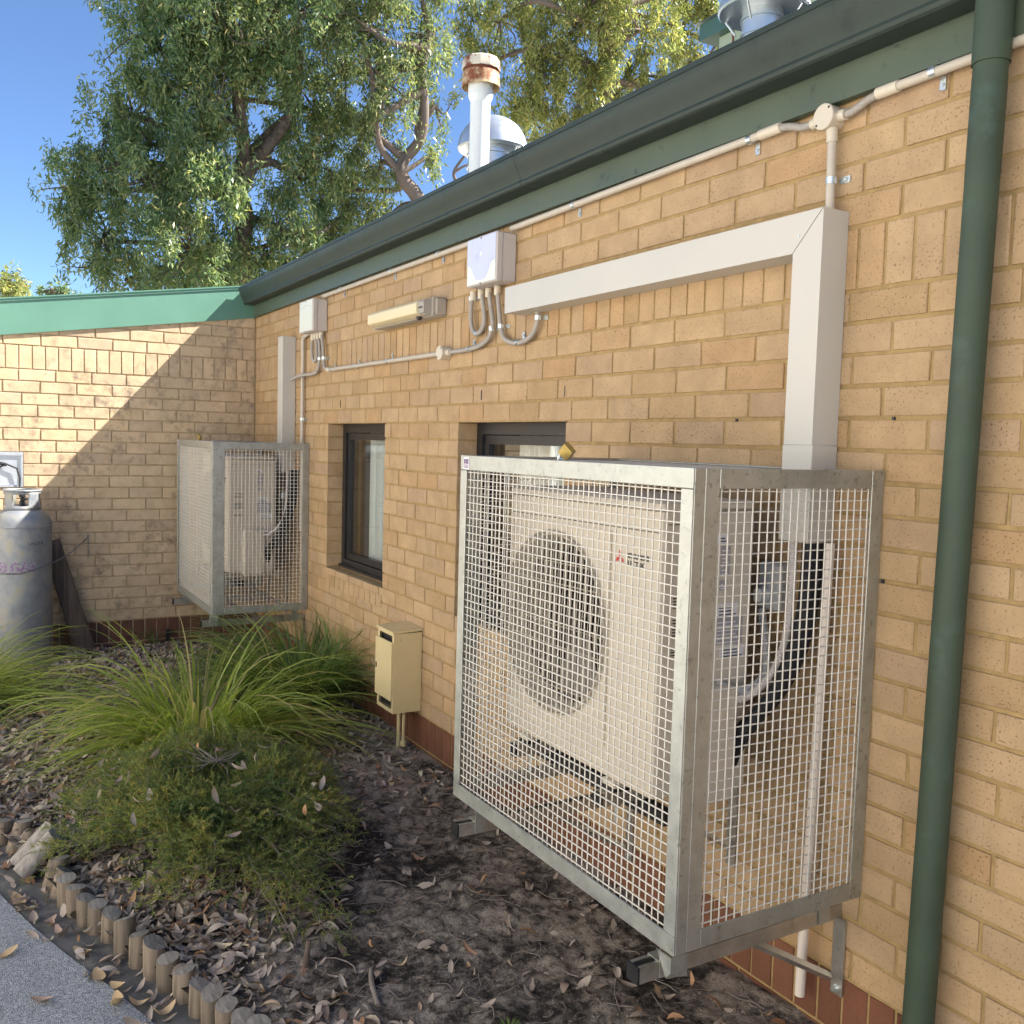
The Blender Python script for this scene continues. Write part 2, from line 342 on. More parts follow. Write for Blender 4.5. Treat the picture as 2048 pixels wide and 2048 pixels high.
# ------------------------------------------------------------------ ground, path
def wav(x, y):
    return .5*math.sin(3.1*x+1.7*y)+.3*math.sin(7.3*x-5.1*y+1)+.2*math.sin(13*x+11*y+2)
def bed_edge(x):                                                    # y of the log edging
    pts = [(-1, -3.2), (0, -2.9), (2, -2.45), (3.0, -2.13), (3.553, -1.965), (3.979, -1.859), (4.378, -1.749), (4.747, -1.622), (5.024, -1.54), (5.226, -1.471), (6, -1.22), (7.3, -.95), (9.5, -.7), (12, -.5)]
    for (a, b), (c, d) in zip(pts, pts[1:]):
        if x <= c: return b+(d-b)*(x-a)/(c-a)
    return -.5
def gz(x, y):
    d = y-bed_edge(x)                                               # distance in from the edging
    z = -.205+.013*min(1, max(0, d)/.9)+.008*wav(x, y)
    z += .012*math.exp(-(y/.15)**2)
    z += .05*math.exp(-(((x-5.95)/.35)**2+((y+.42)/.22)**2))-.02*math.exp(-(((x-6.4)/.3)**2+((y+.1)/.2)**2))
    return z
g = MB(); g.add([(-400, -400, -.285), (400, -400, -.285), (400, 400, -.285), (-400, 400, -.285)], [(0, 1, 2, 3)])
tag(g.build('ground', 'ground', smooth=0), kind='structure', label='flat dry ground around the building, with pale paving added to bounce sunlight')
# paving sheet
ex = [(-1+i*.25) for i in range(0, 53)]
pm = MB()
vs = []; fs = []
for i, x in enumerate(ex):
    k = 1 if 3 < x < 5.6 else 1
    vs += [(x, bed_edge(x)-.105-.02*math.sin(x*2), -.25), (x, -3.9, -.25)]
for i in range(len(ex)-1): fs.append((2*i+1, 2*i+3, 2*i+2, 2*i))
pm.add(vs, fs); tag(pm.build('path', 'path', smooth=0), kind='structure', label='grey exposed aggregate path beside the garden bed')
pm = MB(); vs = []; fs = []
for i, x in enumerate(ex): vs += [(x, bed_edge(x)+.05, -.256), (x, bed_edge(x)-.25, -.256)]
for i in range(len(ex)-1): fs.append((2*i+1, 2*i+3, 2*i+2, 2*i))
pm.add(vs, fs); tag(pm.build('path_edge', 'dirtstrip', smooth=0), kind='structure', label='dark dirty strip between path and log edging')
# garden bed height field
xs = np.concatenate([np.arange(0, 2.5, .05), np.arange(2.5, 6.9, .0165), np.arange(6.9, 12, .06)])
nv = 110
rr = np.random.default_rng(3)
NX = len(xs); V = np.zeros((NX, nv, 3))
rough = rr.normal(0, 1, (NX, nv))
for _ in range(2): rough = (rough+np.roll(rough, 1, 0)+np.roll(rough, -1, 0)+np.roll(rough, 1, 1)+np.roll(rough, -1, 1))/5
rough2 = rr.normal(0, 1, (NX, nv))
for _ in range(14): rough2 = (rough2+np.roll(rough2, 1, 0)+np.roll(rough2, -1, 0)+np.roll(rough2, 1, 1)+np.roll(rough2, -1, 1))/5
for i, x in enumerate(xs):
    y0 = bed_edge(x)+.015
    for j in range(nv):
        y = y0*(1-j/(nv-1))+.02*(j/(nv-1)); V[i, j] = (x, y, gz(x, y))
V[:, :, 2] += np.clip(rough, -1, 1)*.011+rough2*.035
F = [(i*nv+j, (i+1)*nv+j, (i+1)*nv+j+1, i*nv+j+1) for i in range(NX-1) for j in range(nv-1)]
bed = fast_mesh('garden_soil', V.reshape(-1, 3), F, 'soil', smooth=True)
tag(bed, 'dark sandy soil of the garden bed under the cages', None, kind='structure')
def hz(x, y):
    i = int(np.clip(np.searchsorted(xs, x), 1, NX-1)); y0 = bed_edge(xs[i])+.015
    j = int(np.clip((y-y0)/(.02-y0)*(nv-1), 0, nv-1)); return float(V[i, j, 2])

# ------------------------------------------------------------------ brick walls
C, LB, HS, WS = .086, .2445, .172, .0867
def brick_geo(w, h, d=.03, b=.0022, j=0, seed=0):
    rr = random.Random(seed); x0, x1, z0, z1 = -w/2, w/2, -h/2, h/2
    q = lambda: rr.uniform(-j, j)
    f = [(x0+b+q(), 0, z0+b+q()), (x1-b+q(), 0, z0+b+q()), (x1-b+q(), 0, z1-b+q()), (x0+b+q(), 0, z1-b+q())]
    m = [(x0+q(), b, z0+q()), (x1+q(), b, z0+q()), (x1+q(), b, z1+q()), (x0+q(), b, z1+q())]
    k = [(x0, d, z0), (x1, d, z0), (x1, d, z1), (x0, d, z1)]
    vs = f+m+k; fs = [(0, 1, 2, 3)]
    for a in range(4): c = (a+1) % 4; fs += [(a+4, c+4, c, a), (a+8, c+8, c+4, a+4)]
    return vs, fs
BM = {}
def brick_mesh(w, h, mat):
    key = (round(w, 3), round(h, 3), mat, random.randrange(3))
    if key not in BM:
        vs, fs = brick_geo(w, h, j=.0017, seed=hash(key[:2]) % 999+key[3]); me = bpy.data.meshes.new('brick'); me.from_pydata(vs, [], fs); me.materials.append(MAT[mat])
        BM[key] = me
    return BM[key]
def add_brick(parent, x, z, w, h, mat, far=False, tilt=None):
    o = bpy.data.objects.new('brick', brick_mesh(w, h, mat)); COL.objects.link(o); o.parent = parent
    dd = random.uniform(-.0012, .0012); p = Vector((dd*-1, x, z)) if far else Vector((x, dd, z))
    o.location = p-world_loc(parent)
    o.rotation_euler = (random.gauss(0, .003), random.gauss(0, .0035), (math.pi/2 if far else 0)+random.gauss(0, .003))
    return o
def layout(x0, x1, openings, ztop, phase=0):
    """(x, z, w, h, kind) for bricks between x0 and x1; ztop a function of x"""
    out = []
    def row(z, h, pitch, off, kind, gap=.010):
        k = math.floor((x0-off)/pitch)
        while True:
            a = off+k*pitch; b = a+pitch; k += 1
            if a >= x1: break
            segs = [(max(a, x0), min(b, x1))]
            for (o0, o1, oz0, oz1) in openings:
                if z+h/2 > oz0 and z+h/2 < oz1:
                    ns = []
                    for (p, q) in segs:
                        if q <= o0 or p >= o1: ns.append((p, q))
                        else:
                            if p < o0: ns.append((p, o0+gap/2))
                            if q > o1: ns.append((o1-gap/2, q))
                    segs = ns
            for p, q in segs:
                if q-p > .03 and z+h <= ztop((p+q)/2): out.append(((p+q)/2, z+h/2, q-p-gap, h-gap, kind))
    row(-HS, HS, WS, .013, 'plinth'); row(-HS-C, C, LB, .06, 'plinth')
    for k in range(22): row(k*C, C, LB, (.5*LB if (k+phase) % 2 else 0)+(.013 if k % 3 else -.006), 'course')
    row(22*C, HS, WS, .02, 'soldier')
    for k in range(24, 29): row(k*C, C, LB, (.5*LB if (k+phase) % 2 else 0)+.02, 'course')
    return out
W1 = (1.775, 2.737, 7*C, 18*C); W2 = (3.655, 4.60, 6.6*C, 18*C)
bld = thing('brick_building', (3, .1, -.3), 'cream brick building with dark green gutter and black windows, on the right', 'building')
mw = MB()
# mortar core with openings, recessed 6 mm behind the brick faces
yb = .0048; cuts = [-.3, W1[0]-.006, W1[1]+.006, W2[0]-.006, W2[1]+.006, 11.0]
for a, b in ((0, 1), (2, 3), (4, 5)): mw.box(cuts[a], cuts[b], yb, .24, -.4, 2.52)
for Wn in (W1, W2):
    mw.box(Wn[0]-.006, Wn[1]+.006, yb, .24, -.4, Wn[2]-.012); mw.box(Wn[0]-.006, Wn[1]+.006, yb, .24, Wn[3], 2.52)
wall = mw.build('wall', 'mortar', bld, smooth=0)
bl = [b for b in layout(0.006, 11.0, [W1, W2], lambda x: 2.47)]
def vis(b): return b[0] < 6.62
near = sorted([b for b in bl if vis(b)], key=lambda b: -b[3]*b[2]/((7.786-b[0])**2+4.4)**1.5*1.0)
def hidden(b):                                                       # wholly behind the trunking or boxes is rare: keep simple
    return False
big = set(near[:272])
sm = MB(); smr = MB()
for b in bl:
    mt = 'redbrick' if b[4] == 'plinth' else 'brick'
    if b in big: add_brick(wall, b[0], b[1], b[2], b[3], mt)
    else:
        vs, fs = brick_geo(b[2], b[3], j=.001, seed=int(b[0]*1e4+b[1]*1e3))
        dd = random.uniform(-.0012, .0012)
        (smr if b[4] == 'plinth' else sm).add([(v[0]+b[0], v[1]+dd, v[2]+b[1]) for v in vs], fs)
tag(sm.build('brickwork', 'brick_s', wall, smooth=0), kind='stuff'); tag(smr.build('plinth_brickwork', 'redbrick_s', wall, smooth=0), kind='stuff')
# reveals (brick returns), sill bricks, windows
def window(Wn, top_dark=0):
    x0, x1, z0, z1 = Wn; dp = .105
    rv = MB()                                                        # jamb bricks
    for k in range(math.ceil(z0/C)-1, 18):
        za = max(k*C+.005, z0-.02); zb = (k+1)*C-.005
        for xs_, s in ((x0, -1), (x1, 1)):
            rv.box(min(xs_, xs_+s*.02)+.0005, max(xs_, xs_+s*.02), .003, dp+.06, za, zb)
    rv.box(x0, x1, .003, dp+.06, z1+.0006, z1+.02)
    tag(rv.build('reveal', 'brick_s', wall, smooth=0), kind='stuff')
    sl_ = MB(); n = 11; p = (x1-x0)/n
    sill = None
    base = MB(); base.add([(x0, .004, z0-.045), (x1, .004, z0-.045), (x1, dp+.03, z0-.004), (x0, dp+.03, z0-.004), (x0, .004, z0-.12), (x1, .004, z0-.12), (x1, dp+.03, z0-.12), (x0, dp+.03, z0-.12)],
        [(0, 1, 2, 3), (4, 7, 6, 5), (0, 4, 5, 1), (1, 5, 6, 2), (2, 6, 7, 3), (3, 7, 4, 0)])
    sill = base.build('sill', 'mortar', bld, smooth=0)
    for i in range(n):
        xa = x0+i*p+.005; xb = x0+(i+1)*p-.005; bb = MB()
        bb.add([(xa, -.004, z0-.046), (xb, -.004, z0-.046), (xb, dp+.02, z0+.001), (xa, dp+.02, z0+.001), (xa, -.004, z0-.118), (xb, -.004, z0-.118), (xb, dp+.02, z0-.118), (xa, dp+.02, z0-.118)],
            [(0, 1, 2, 3), (4, 7, 6, 5), (0, 4, 5, 1), (1, 5, 6, 2), (2, 6, 7, 3), (3, 7, 4, 0)])
        bb.build('brick', 'brick', sill, smooth=0)
    fr = MB(); y0, y1 = dp, dp+.09; t1 = .055
    fr.box(x0, x0+t1, y0, y1, z0+.002, z1); fr.box(x1-t1, x1, y0, y1, z0+.002, z1)
    fr.box(x0+t1, x1-t1, y0, y1, z1-t1, z1-.001); fr.box(x0+t1, x1-t1, y0, y1, z0+.002, z0+t1)
    fr.box(x0-.001, x1+.001, y0-.02, y0+.001, z0+.003, z0+.018)
    wn = fr.build('window', 'alu', bld, smooth=0)
    sa = MB(); i0, i1, j0, j1 = x0+t1+.004, x1-t1-.004, z0+t1+.004, z1-t1-.004; t2 = .042
    sa.box(i0, i0+t2, y0+.014, y0+.05, j0, j1); sa.box(i1-t2, i1, y0+.014, y0+.05, j0, j1)
    sa.box(i0+t2, i1-t2, y0+.014, y0+.05, j1-t2, j1); sa.box(i0+t2, i1-t2, y0+.014, y0+.05, j0, j0+t2)
    sa.build('sash', 'alu', wn, smooth=0)
    pn = MB(); pn.box(i0+t2-.003, i1-t2+.003, y0+.028, y0+.032, j0+t2-.003, j1-t2+.003); pn.build('pane', 'glass', wn, smooth=0)
    cu = MB(); vs = []; fs = []; xa = x0+.24; N = 90
    for i in range(N+1):
        x = xa+(x1-.03-xa)*i/N; yy = y0+.105+.018*math.sin(i*.75)+.007*math.sin(i*1.9)
        vs += [(x, yy, z0-.05), (x, yy, z1+.04)]
    for i in range(N): fs.append((2*i, 2*i+2, 2*i+3, 2*i+1))
    cu.add(vs, fs); cu.build('curtain', 'curtain', wn)
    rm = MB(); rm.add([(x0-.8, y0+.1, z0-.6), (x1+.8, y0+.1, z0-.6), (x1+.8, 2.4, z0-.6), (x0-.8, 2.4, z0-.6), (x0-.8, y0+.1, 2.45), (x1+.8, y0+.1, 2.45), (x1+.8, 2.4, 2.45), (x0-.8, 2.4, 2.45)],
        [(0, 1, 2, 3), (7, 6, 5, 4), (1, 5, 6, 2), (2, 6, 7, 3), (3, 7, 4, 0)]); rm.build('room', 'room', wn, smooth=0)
window(W1); window(W2)
for x, z, w_, h_ in ((3.886, 1.673, .006, .045), (4.589, 1.667, .006, .045), (2.005, 1.671, .006, .045), (5.567, 1.546, .006, .009), (6.145, 1.547, .007, .009), (6.139, 1.118, .008, .010)):
    q = MB(); q.box(x-w_/2, x+w_/2, -.0022, .01, z-h_/2, z+h_/2); q.build('weep_hole', 'ink', wall, smooth=0)
# fascia, gutter, roof
fa = MB(); fa.box(.065, 11, -.03, -.005, 2.405, 2.60); fa.build('fascia', 'fascia', bld, smooth=0)
sf = MB(); sf.box(.065, 11, -.004, .02, 2.452, 2.60); sf.build('packer', 'fascia', bld, smooth=0)
gp = [(-.035, 2.497), (-.105, 2.497), (-.112, 2.502), (-.116, 2.512), (-.113, 2.522), (-.118, 2.535), (-.130, 2.556), (-.142, 2.578), (-.150, 2.598), (-.151, 2.612), (-.155, 2.614), (-.155, 2.630), (-.146, 2.632), (-.142, 2.627), (-.142, 2.600), (-.110, 2.520), (-.100, 2.504), (-.035, 2.504)]
gt = MB(); gt.ext(gp, .055, 11); go = gt.build('gutter', 'gutter', bld, smooth=25)
for xj in (1.9, 4.35):
    gj = MB(); gj.ext([(y_-.0012 if y_ < -.04 else y_, z_-.0012 if z_ < 2.51 else z_) for y_, z_ in gp], xj, xj+.035); gj.build('gutter_joint', 'gutter', bld, smooth=25)
ge = MB(); ge.add([(.055, y, z) for y, z in gp[:12]]+[(.055, -.035, 2.63)], [tuple(range(13))]); ge.build('gutter_stop_end', 'gutter', bld, smooth=0)
rf = MB(); vs = []; fs = []
def roofline(y): return 2.612+(y+.10)*.23
N = 60
rf.add([(-.1, -.12, 2.608), (11, -.12, 2.608), (11, 5.2, roofline(5.2)), (-.1, 5.2, roofline(5.2)), (-.1, -.12, 2.604), (11, -.12, 2.604), (11, 5.2, roofline(5.2)-.03), (-.1, 5.2, roofline(5.2)-.03)],
       [(0, 1, 2, 3), (4, 7, 6, 5), (0, 4, 5, 1), (1, 5, 6, 2), (2, 6, 7, 3), (3, 7, 4, 0)])
for i in range(145):                                                 # sheet ribs
    x = -.08+i*.0762
    rf.add([(x-.012, -.12, 2.6085), (x+.012, -.12, 2.6085), (x+.008, -.12, 2.622), (x-.008, -.12, 2.622), (x-.012, 5.19, roofline(5.19)), (x+.012, 5.19, roofline(5.19)), (x+.008, 5.19, roofline(5.19)+.014), (x-.008, 5.19, roofline(5.19)+.014)],
           [(0, 1, 2, 3), (0, 4, 5, 1), (1, 5, 6, 2), (2, 6, 7, 3), (3, 7, 4, 0)])
rf.build('roof', 'roof', bld, smooth=0)
bk = MB(); bk.box(-.05, 11, 5.0, 5.2, -.3, roofline(5)-.06); bk.box(10.8, 11, .25, 5.0, -.3, 2.6); bk.box(-.05, .2, .25, 5, -.3, 2.62); bk.build('rear_wall', 'mortar', bld, smooth=0)

# far wing
wing = thing('brick_wing', (-1, -1.8, -.3), 'low cream brick wing with pale green barge board and diagonal shadow, on the left', 'building')
def bargebot(y): return 2.407+.155*(y+.0)
fwm = MB(); fwm.add([(-.006, -3.6, -.4), (-.006, .2, -.4), (-.006, .2, 2.50), (-.006, -3.6, 1.99), (-.24, -3.6, -.4), (-.24, .2, -.4), (-.24, .2, 2.50), (-.24, -3.6, 1.99)],
    [(0, 1, 2, 3), (5, 4, 7, 6), (0, 4, 5, 1), (1, 5, 6, 2), (2, 6, 7, 3), (3, 7, 4, 0)])
# recess for the steel cabinet is simply proud-mounted: cabinet sits in front of the wall core
fwall = fwm.build('wall', 'mortarf', wing, smooth=0)
CABY = (-2.15, -1.689, 1.03, 1.292)
fl = layout(-3.6, -.002, [CABY], lambda y: bargebot(y)+.16, 1)
fsm = MB(); fsr = MB()
for b in fl:
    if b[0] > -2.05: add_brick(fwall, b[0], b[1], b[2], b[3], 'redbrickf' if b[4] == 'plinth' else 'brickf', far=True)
    else:
        vs, fs = brick_geo(b[2], b[3], j=.001, seed=int(-b[0]*1e4+b[1]*1e3))
        (fsr if b[4] == 'plinth' else fsm).add([(-v[1], v[0]+b[0], v[2]+b[1]) for v in vs], fs)
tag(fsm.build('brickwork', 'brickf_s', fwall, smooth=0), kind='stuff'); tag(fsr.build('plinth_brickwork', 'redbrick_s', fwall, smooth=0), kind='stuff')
bg_ = MB()
def barge(y0, y1, xa, xb, h0, h1):
    bg_.add([(xb, y0, bargebot(y0)+h0), (xb, y1, bargebot(y1)+h0), (xb, y1, bargebot(y1)+h1), (xb, y0, bargebot(y0)+h1), (xa, y0, bargebot(y0)+h0), (xa, y1, bargebot(y1)+h0), (xa, y1, bargebot(y1)+h1), (xa, y0, bargebot(y0)+h1)],
        [(0, 1, 2, 3), (5, 4, 7, 6), (0, 4, 5, 1), (1, 5, 6, 2), (2, 6, 7, 3), (3, 7, 4, 0)])
barge(-3.75, .0, .003, .016, 0, .235); barge(-3.75, -.03, .002, .024, .2355, .252); barge(-3.75, -.03, -.06, .03, .2525, .262)
bg_.build('barge_board', 'barge', wing, smooth=0)
wr = MB(); wr.add([(-5, -3.75, bargebot(-3.75)+.24), (0, -3.75, bargebot(-3.75)+.24), (0, .0, bargebot(0)+.24), (-5, .0, bargebot(0)+.24)], [(0, 1, 2, 3)]); wr.build('roof', 'barge', wing, smooth=0)
ww = MB(); ww.box(-5, -.24, -3.6, -3.4, -.4, 1.98); ww.box(-5, -4.8, -3.4, 2, -.4, 1.98); ww.build('side_wall', 'mortarf', wing, smooth=0)
wp = MB(); wp.tube([(.06, -2.62, 1.99), (.06, -2.62, -.25)], .045, 14); wp.build('downpipe', 'flue', wing)
opp = thing('added_bounce_building', (5, -5.8, -.28), 'unseen pale rendered building added to bounce sunlight into the shade, behind the viewer', 'building')  # invented building out of view, added to bounce sun onto the shaded wall
ob = MB(); ob.box(-2, 16, -10, -5.6, -.4, 4.0); ob.build('wall', 'render', opp, smooth=0)
ob = MB(); ob.box(-2.3, 16.3, -10.3, -5.4, 4.0, 4.25); ob.build('fascia', 'barge', opp, smooth=0)
# steel gas cabinet set in the wing wall
cab = thing('steel_cabinet', (-.02, -1.92, 1.03), 'grey steel cabinet set into the sunlit brick wall above the gas cylinder', 'cabinet')
cb = MB(); y0, y1, z0, z1 = CABY
cb.box(-.005, .012, y0+.005, y1-.004, z1-.028, z1-.003); cb.box(-.005, .010, y0+.005, y0+.03, z0+.003, z1-.028); cb.box(-.005, .010, y1-.016, y1-.004, z0+.003, z1-.028); cb.box(-.005, .010, y0+.03, y1-.016, z0+.003, z0+.02)
cb.build('frame', 'cab', cab, smooth=0)
cb = MB(); cb.box(-.0055, -.002, y0+.03, y1-.016, z0+.02, z1-.028); cb.build('back_plate', 'cab', cab, smooth=0)
cb = MB(); cb.tube([(.004, -1.86, 1.17), (.02, -1.80, 1.20), (.02, -1.735, 1.17), (.02, -1.715, 1.10), (.03, -1.72, 1.0)], .006, 8); cb.tube([(.02, -1.9, 1.2), (.02, -1.84, 1.205), (.02, -1.80, 1.195)], .012, 8); cb.build('gas_hose', 'black', cab)

# ------------------------------------------------------------------ downpipe
dp = thing('downpipe', (6.33, -.075, -.3), 'round dark green downpipe running down the right of the brick wall', 'downpipe')
m_ = MB(); top, bot = Vector((6.4025, -.062, 2.47)), Vector((6.361, -.062, -.28))
m_.tube([top, top.lerp(bot, .5), bot], .0375, 28); m_.build('pipe', 'pipe_green', dp)
m_ = MB(); m_.tube([top+Vector((0, 0, .03)), top.lerp(bot, .045)], .0415, 28); m_.build('socket', 'pipe_green', dp)
m_ = MB(); m_.tube([top.lerp(bot, .055)+Vector((0, .0, 0)), top.lerp(bot, .135)], .0382, 28, cap=False); m_.build('sleeve', 'pipe_green', dp)
m_ = MB(); m_.tube([top+Vector((0, 0, .02)), top+Vector((0, -.005, .06))], .0375, 20); m_.build('outlet', 'gutter', dp)

# ------------------------------------------------------------------ conduit helpers
def smooth_path(pts, n=8):
    P = [Vector(p) for p in pts]; out = []
    P = [P[0]*2-P[1]]+P+[P[-1]*2-P[-2]]
    for i in range(1, len(P)-2):
        a, b, c, d = P[i-1:i+3]
        for k in range(n):
            t = k/n; out.append(.5*((2*b)+(c-a)*t+(2*a-5*b+4*c-d)*t*t+(3*b-a-3*c+d)*t**3))
    out.append(P[-2]); return out
def corr_tube(mb, pts, r, pitch=.007):                               # corrugated flexible conduit
    P = smooth_path(pts, 10); L = [0]
    for a, b in zip(P, P[1:]): L.append(L[-1]+(b-a).length)
    n = max(8, int(L[-1]/pitch*2)); Q = []; rad = []
    j = 0
    for i in range(n+1):
        s = L[-1]*i/n
        while j < len(L)-2 and L[j+1] < s: j += 1
        t = (s-L[j])/max(1e-6, L[j+1]-L[j]); Q.append(P[j].lerp(P[j+1], min(1, t))); rad.append(r if i % 2 else r*.88)
    mb.tube(Q, rad, 12)
def clip(parent, x, z, r, vert=True, y=-.025, tab=1):
    m_ = MB()
    if vert:                                                         # conduit runs along z, strap wraps in x
        m_.tube([(x, y, z-.009), (x, y, z+.009)], r+.0025, 14); a, b = (x+tab*(r-.002), x+tab*(r+.034)); m_.box(min(a, b), max(a, b), -.006, -.0015, z-.009, z+.009)
        m_.tube([(x+tab*(r+.02), -.007, z), (x+tab*(r+.02), -.011, z)], .005, 8)
    else:
        m_.tube([(x-.009, y, z), (x+.009, y, z)], r+.0025, 14); a, b = (z+tab*(r-.002), z+tab*(r+.032)); m_.box(x+.004, x+.020, -.006, -.0015, min(a, b), max(a, b))
        m_.tube([(x+.012, -.007, z+tab*(r+.02)), (x+.012, -.011, z+tab*(r+.02))], .005, 8)
    return m_.build('saddle_clip', 'zinc', parent)
def jdisc(parent, x, z, r=.036, d=.055, ry=-.0):
    m_ = MB(); m_.lathe([(r*.98, 0), (r, .003), (r, d-.004), (r*1.03, d-.004), (r*1.03, d+.002), (r*.98, d+.004)], (x, -.001, z), 28, axis=(0, -1, 0))
    b = m_.build('junction_box', 'jbox', parent)
    m_ = MB()
    for s in (-1, 1): m_.lathe([(.0035, 0), (.003, .0015)], (x+s*r*.6, -.001-d-.004, z+s*r*.6), 10, axis=(0, -1, 0))
    m_.build('screw', 'ink', b)
    return b
# upper conduit under the fascia
uc = thing('upper_conduit', (4, -.025, 2.38), 'straight beige conduit running just under the green fascia to the round junction', 'conduit')
m_ = MB(); m_.tube([(1.72, -.025, 2.378), (3.92, -.025, 2.379)], .0125, 12); m_.tube([(4.17, -.025, 2.379), (5.66, -.025, 2.392)], .0125, 12); m_.tube([(6.09, -.025, 2.390), (7.8, -.025, 2.40)], .0125, 12)
m_.build('pipe', 'conduit', uc)
for a_, b_ in (((5.64, -.025, 2.392), (5.725, -.025, 2.393)), ((6.06, -.025, 2.389), (6.125, -.025, 2.390))): m_ = MB(); m_.tube([a_, b_], .0155, 14); m_.build('coupling', 'jbox', uc)
m_ = MB(); corr_tube(m_, [(5.715, -.025, 2.393), (5.76, -.025, 2.385), (5.81, -.026, 2.370), (5.87, -.027, 2.368)], .0115); corr_tube(m_, [(5.94, -.027, 2.362), (5.98, -.026, 2.366), (6.03, -.025, 2.382), (6.07, -.025, 2.389)], .0115)
m_.build('flexible_link', 'corr', uc)
jdisc(uc, 5.905, 2.368, .034, .05)
for a_, b_ in (((5.865, -.027, 2.368), (5.845, -.027, 2.368)), ((5.938, -.027, 2.366), (5.962, -.027, 2.364)), ((5.915, -.027, 2.338), (5.918, -.027, 2.30))): m_ = MB(); m_.tube([a_, b_], .0155, 14); m_.build('spigot', 'jbox', uc)
m_ = MB(); m_.tube([(5.918, -.027, 2.305), (5.922, -.027, 2.105)], .0125, 14); m_.build('drop_pipe', 'conduit', uc)
clip(uc, 5.921, 2.197, .0125, True, -.027)
for x in (2.05, 2.85, 3.45, 4.65, 5.60, 6.225): clip(uc, x, 2.381+.002*(x-2)*.9 if x < 4 else 2.384+.006*(x-4.65), .0125, False, tab=-1)
# big trunking
tr = thing('cable_duct', (5.91, -.05, 1.2), 'wide white L-shaped cable duct leading down into the large cage', 'duct')
m_ = MB(); m_.add([(4.257, -.1, 2.0), (5.8635, -.1, 2.0), (5.966, -.1, 2.108), (4.257, -.1, 2.108), (4.257, -.002, 2.0), (5.8635, -.002, 2.0), (5.966, -.002, 2.108), (4.257, -.002, 2.108)],
    [(0, 1, 2, 3), (5, 4, 7, 6), (4, 5, 1, 0), (3, 2, 6, 7), (0, 3, 7, 4), (1, 5, 6, 2)]); m_.build('horizontal_run', 'trunk', tr, smooth=0)
m_ = MB(); m_.add([(5.865, -.1005, 1.398), (5.967, -.1005, 1.398), (5.9672, -.1005, 2.108), (5.865, -.1005, 2.0005), (5.865, -.002, 1.398), (5.967, -.002, 1.398), (5.9672, -.002, 2.108), (5.865, -.002, 2.0005)],
    [(0, 1, 2, 3), (5, 4, 7, 6), (4, 5, 1, 0), (3, 2, 6, 7), (0, 3, 7, 4), (1, 5, 6, 2)]); m_.build('vertical_run', 'trunk', tr, smooth=0)
m_ = MB(); m_.tube([(5.864, -.1004, 2.0005), (5.9665, -.1004, 2.1082)], .0011, 4); m_.build('mitre_seam', 'ink', tr, smooth=0)
m_ = MB(); m_.cbox(5.862, 5.970, -.103, -.0015, 1.203, 1.474, .003); m_.build('joint_cover', 'trunk', tr)
m_ = MB(); m_.lathe([(.004, 0), (.003, .002)], (5.885, -.1005, 2.045), 10, axis=(0, -1, 0)); m_.build('screw', 'zinc', tr)
# enclosure near
def ebox(x0, x1, z0, z1, label, film):
    e = thing('switch_box', ((x0+x1)/2, -.05, z0), label, 'switch box')
    m_ = MB(); m_.cbox(x0+.004, x1-.004, -.068, -.001, z0+.003, z1-.003, .004); m_.build('base', 'ebox', e)
    m_ = MB(); m_.cbox(x0, x1, -.103, -.0685, z0, z1, .006); m_.build('lid', 'ebox', e)
    m_ = MB(); m_.add([(x0+.008, -.1036, z0+.008), (x1-.008, -.1036, z0+.008), (x1-.008, -.1036, z1-.008), (x0+.008, -.1036, z1-.008)], [(0, 1, 2, 3)]); m_.build('lid_face', 'lid', e, smooth=0)
    if film:
        xc = (x0+x1)/2; w_ = (x1-x0)/2-.006; pts = []
        for i in range(21):
            t = i/20; x = x0+.006+t*2*w_; s = abs(t-.5)*2; pts.append((x, -.1042, z0+.02+.075*(1/(1+math.exp(-(s-.55)*11)))))
        pts += [(x1-.006, -.1042, z1-.006), (x0+.006, -.1042, z1-.006)]
        m_ = MB(); m_.add(pts, [tuple(range(len(pts)))]); m_.build('protective_film', 'film', e, smooth=0)
        m_ = MB(); m_.lathe([(.012, 0), (.011, .001)], (xc, -.1043, z0+.135), 6, axis=(0, -1, 0)); m_.build('torn_spot', 'lid', e)
    else:
        m_ = MB(); P = smooth_path([(x0+.03, -.104, z1-.06), ((x0+x1)/2, -.104, z1-.035), (x1-.02, -.104, z1-.055)]); m_.tube(P, .0015, 6); m_.build('film_crease', 'ebox', e)
    m_ = MB()
    for zz in (z0+.006, z1-.012): m_.lathe([(.004, 0), (.004, .002)], ((x0+x1)/2, -.1045, zz), 8, axis=(0, -1, 0))
    m_.build('screw', 'ink', e)
    return e
ebox(3.905, 4.178, 2.148, 2.362, 'grey switch box with lilac film on its lid above the white duct', True)
ebox(1.465, 1.742, 2.147, 2.360, 'plain grey switch box in the far corner above the far cage', False)
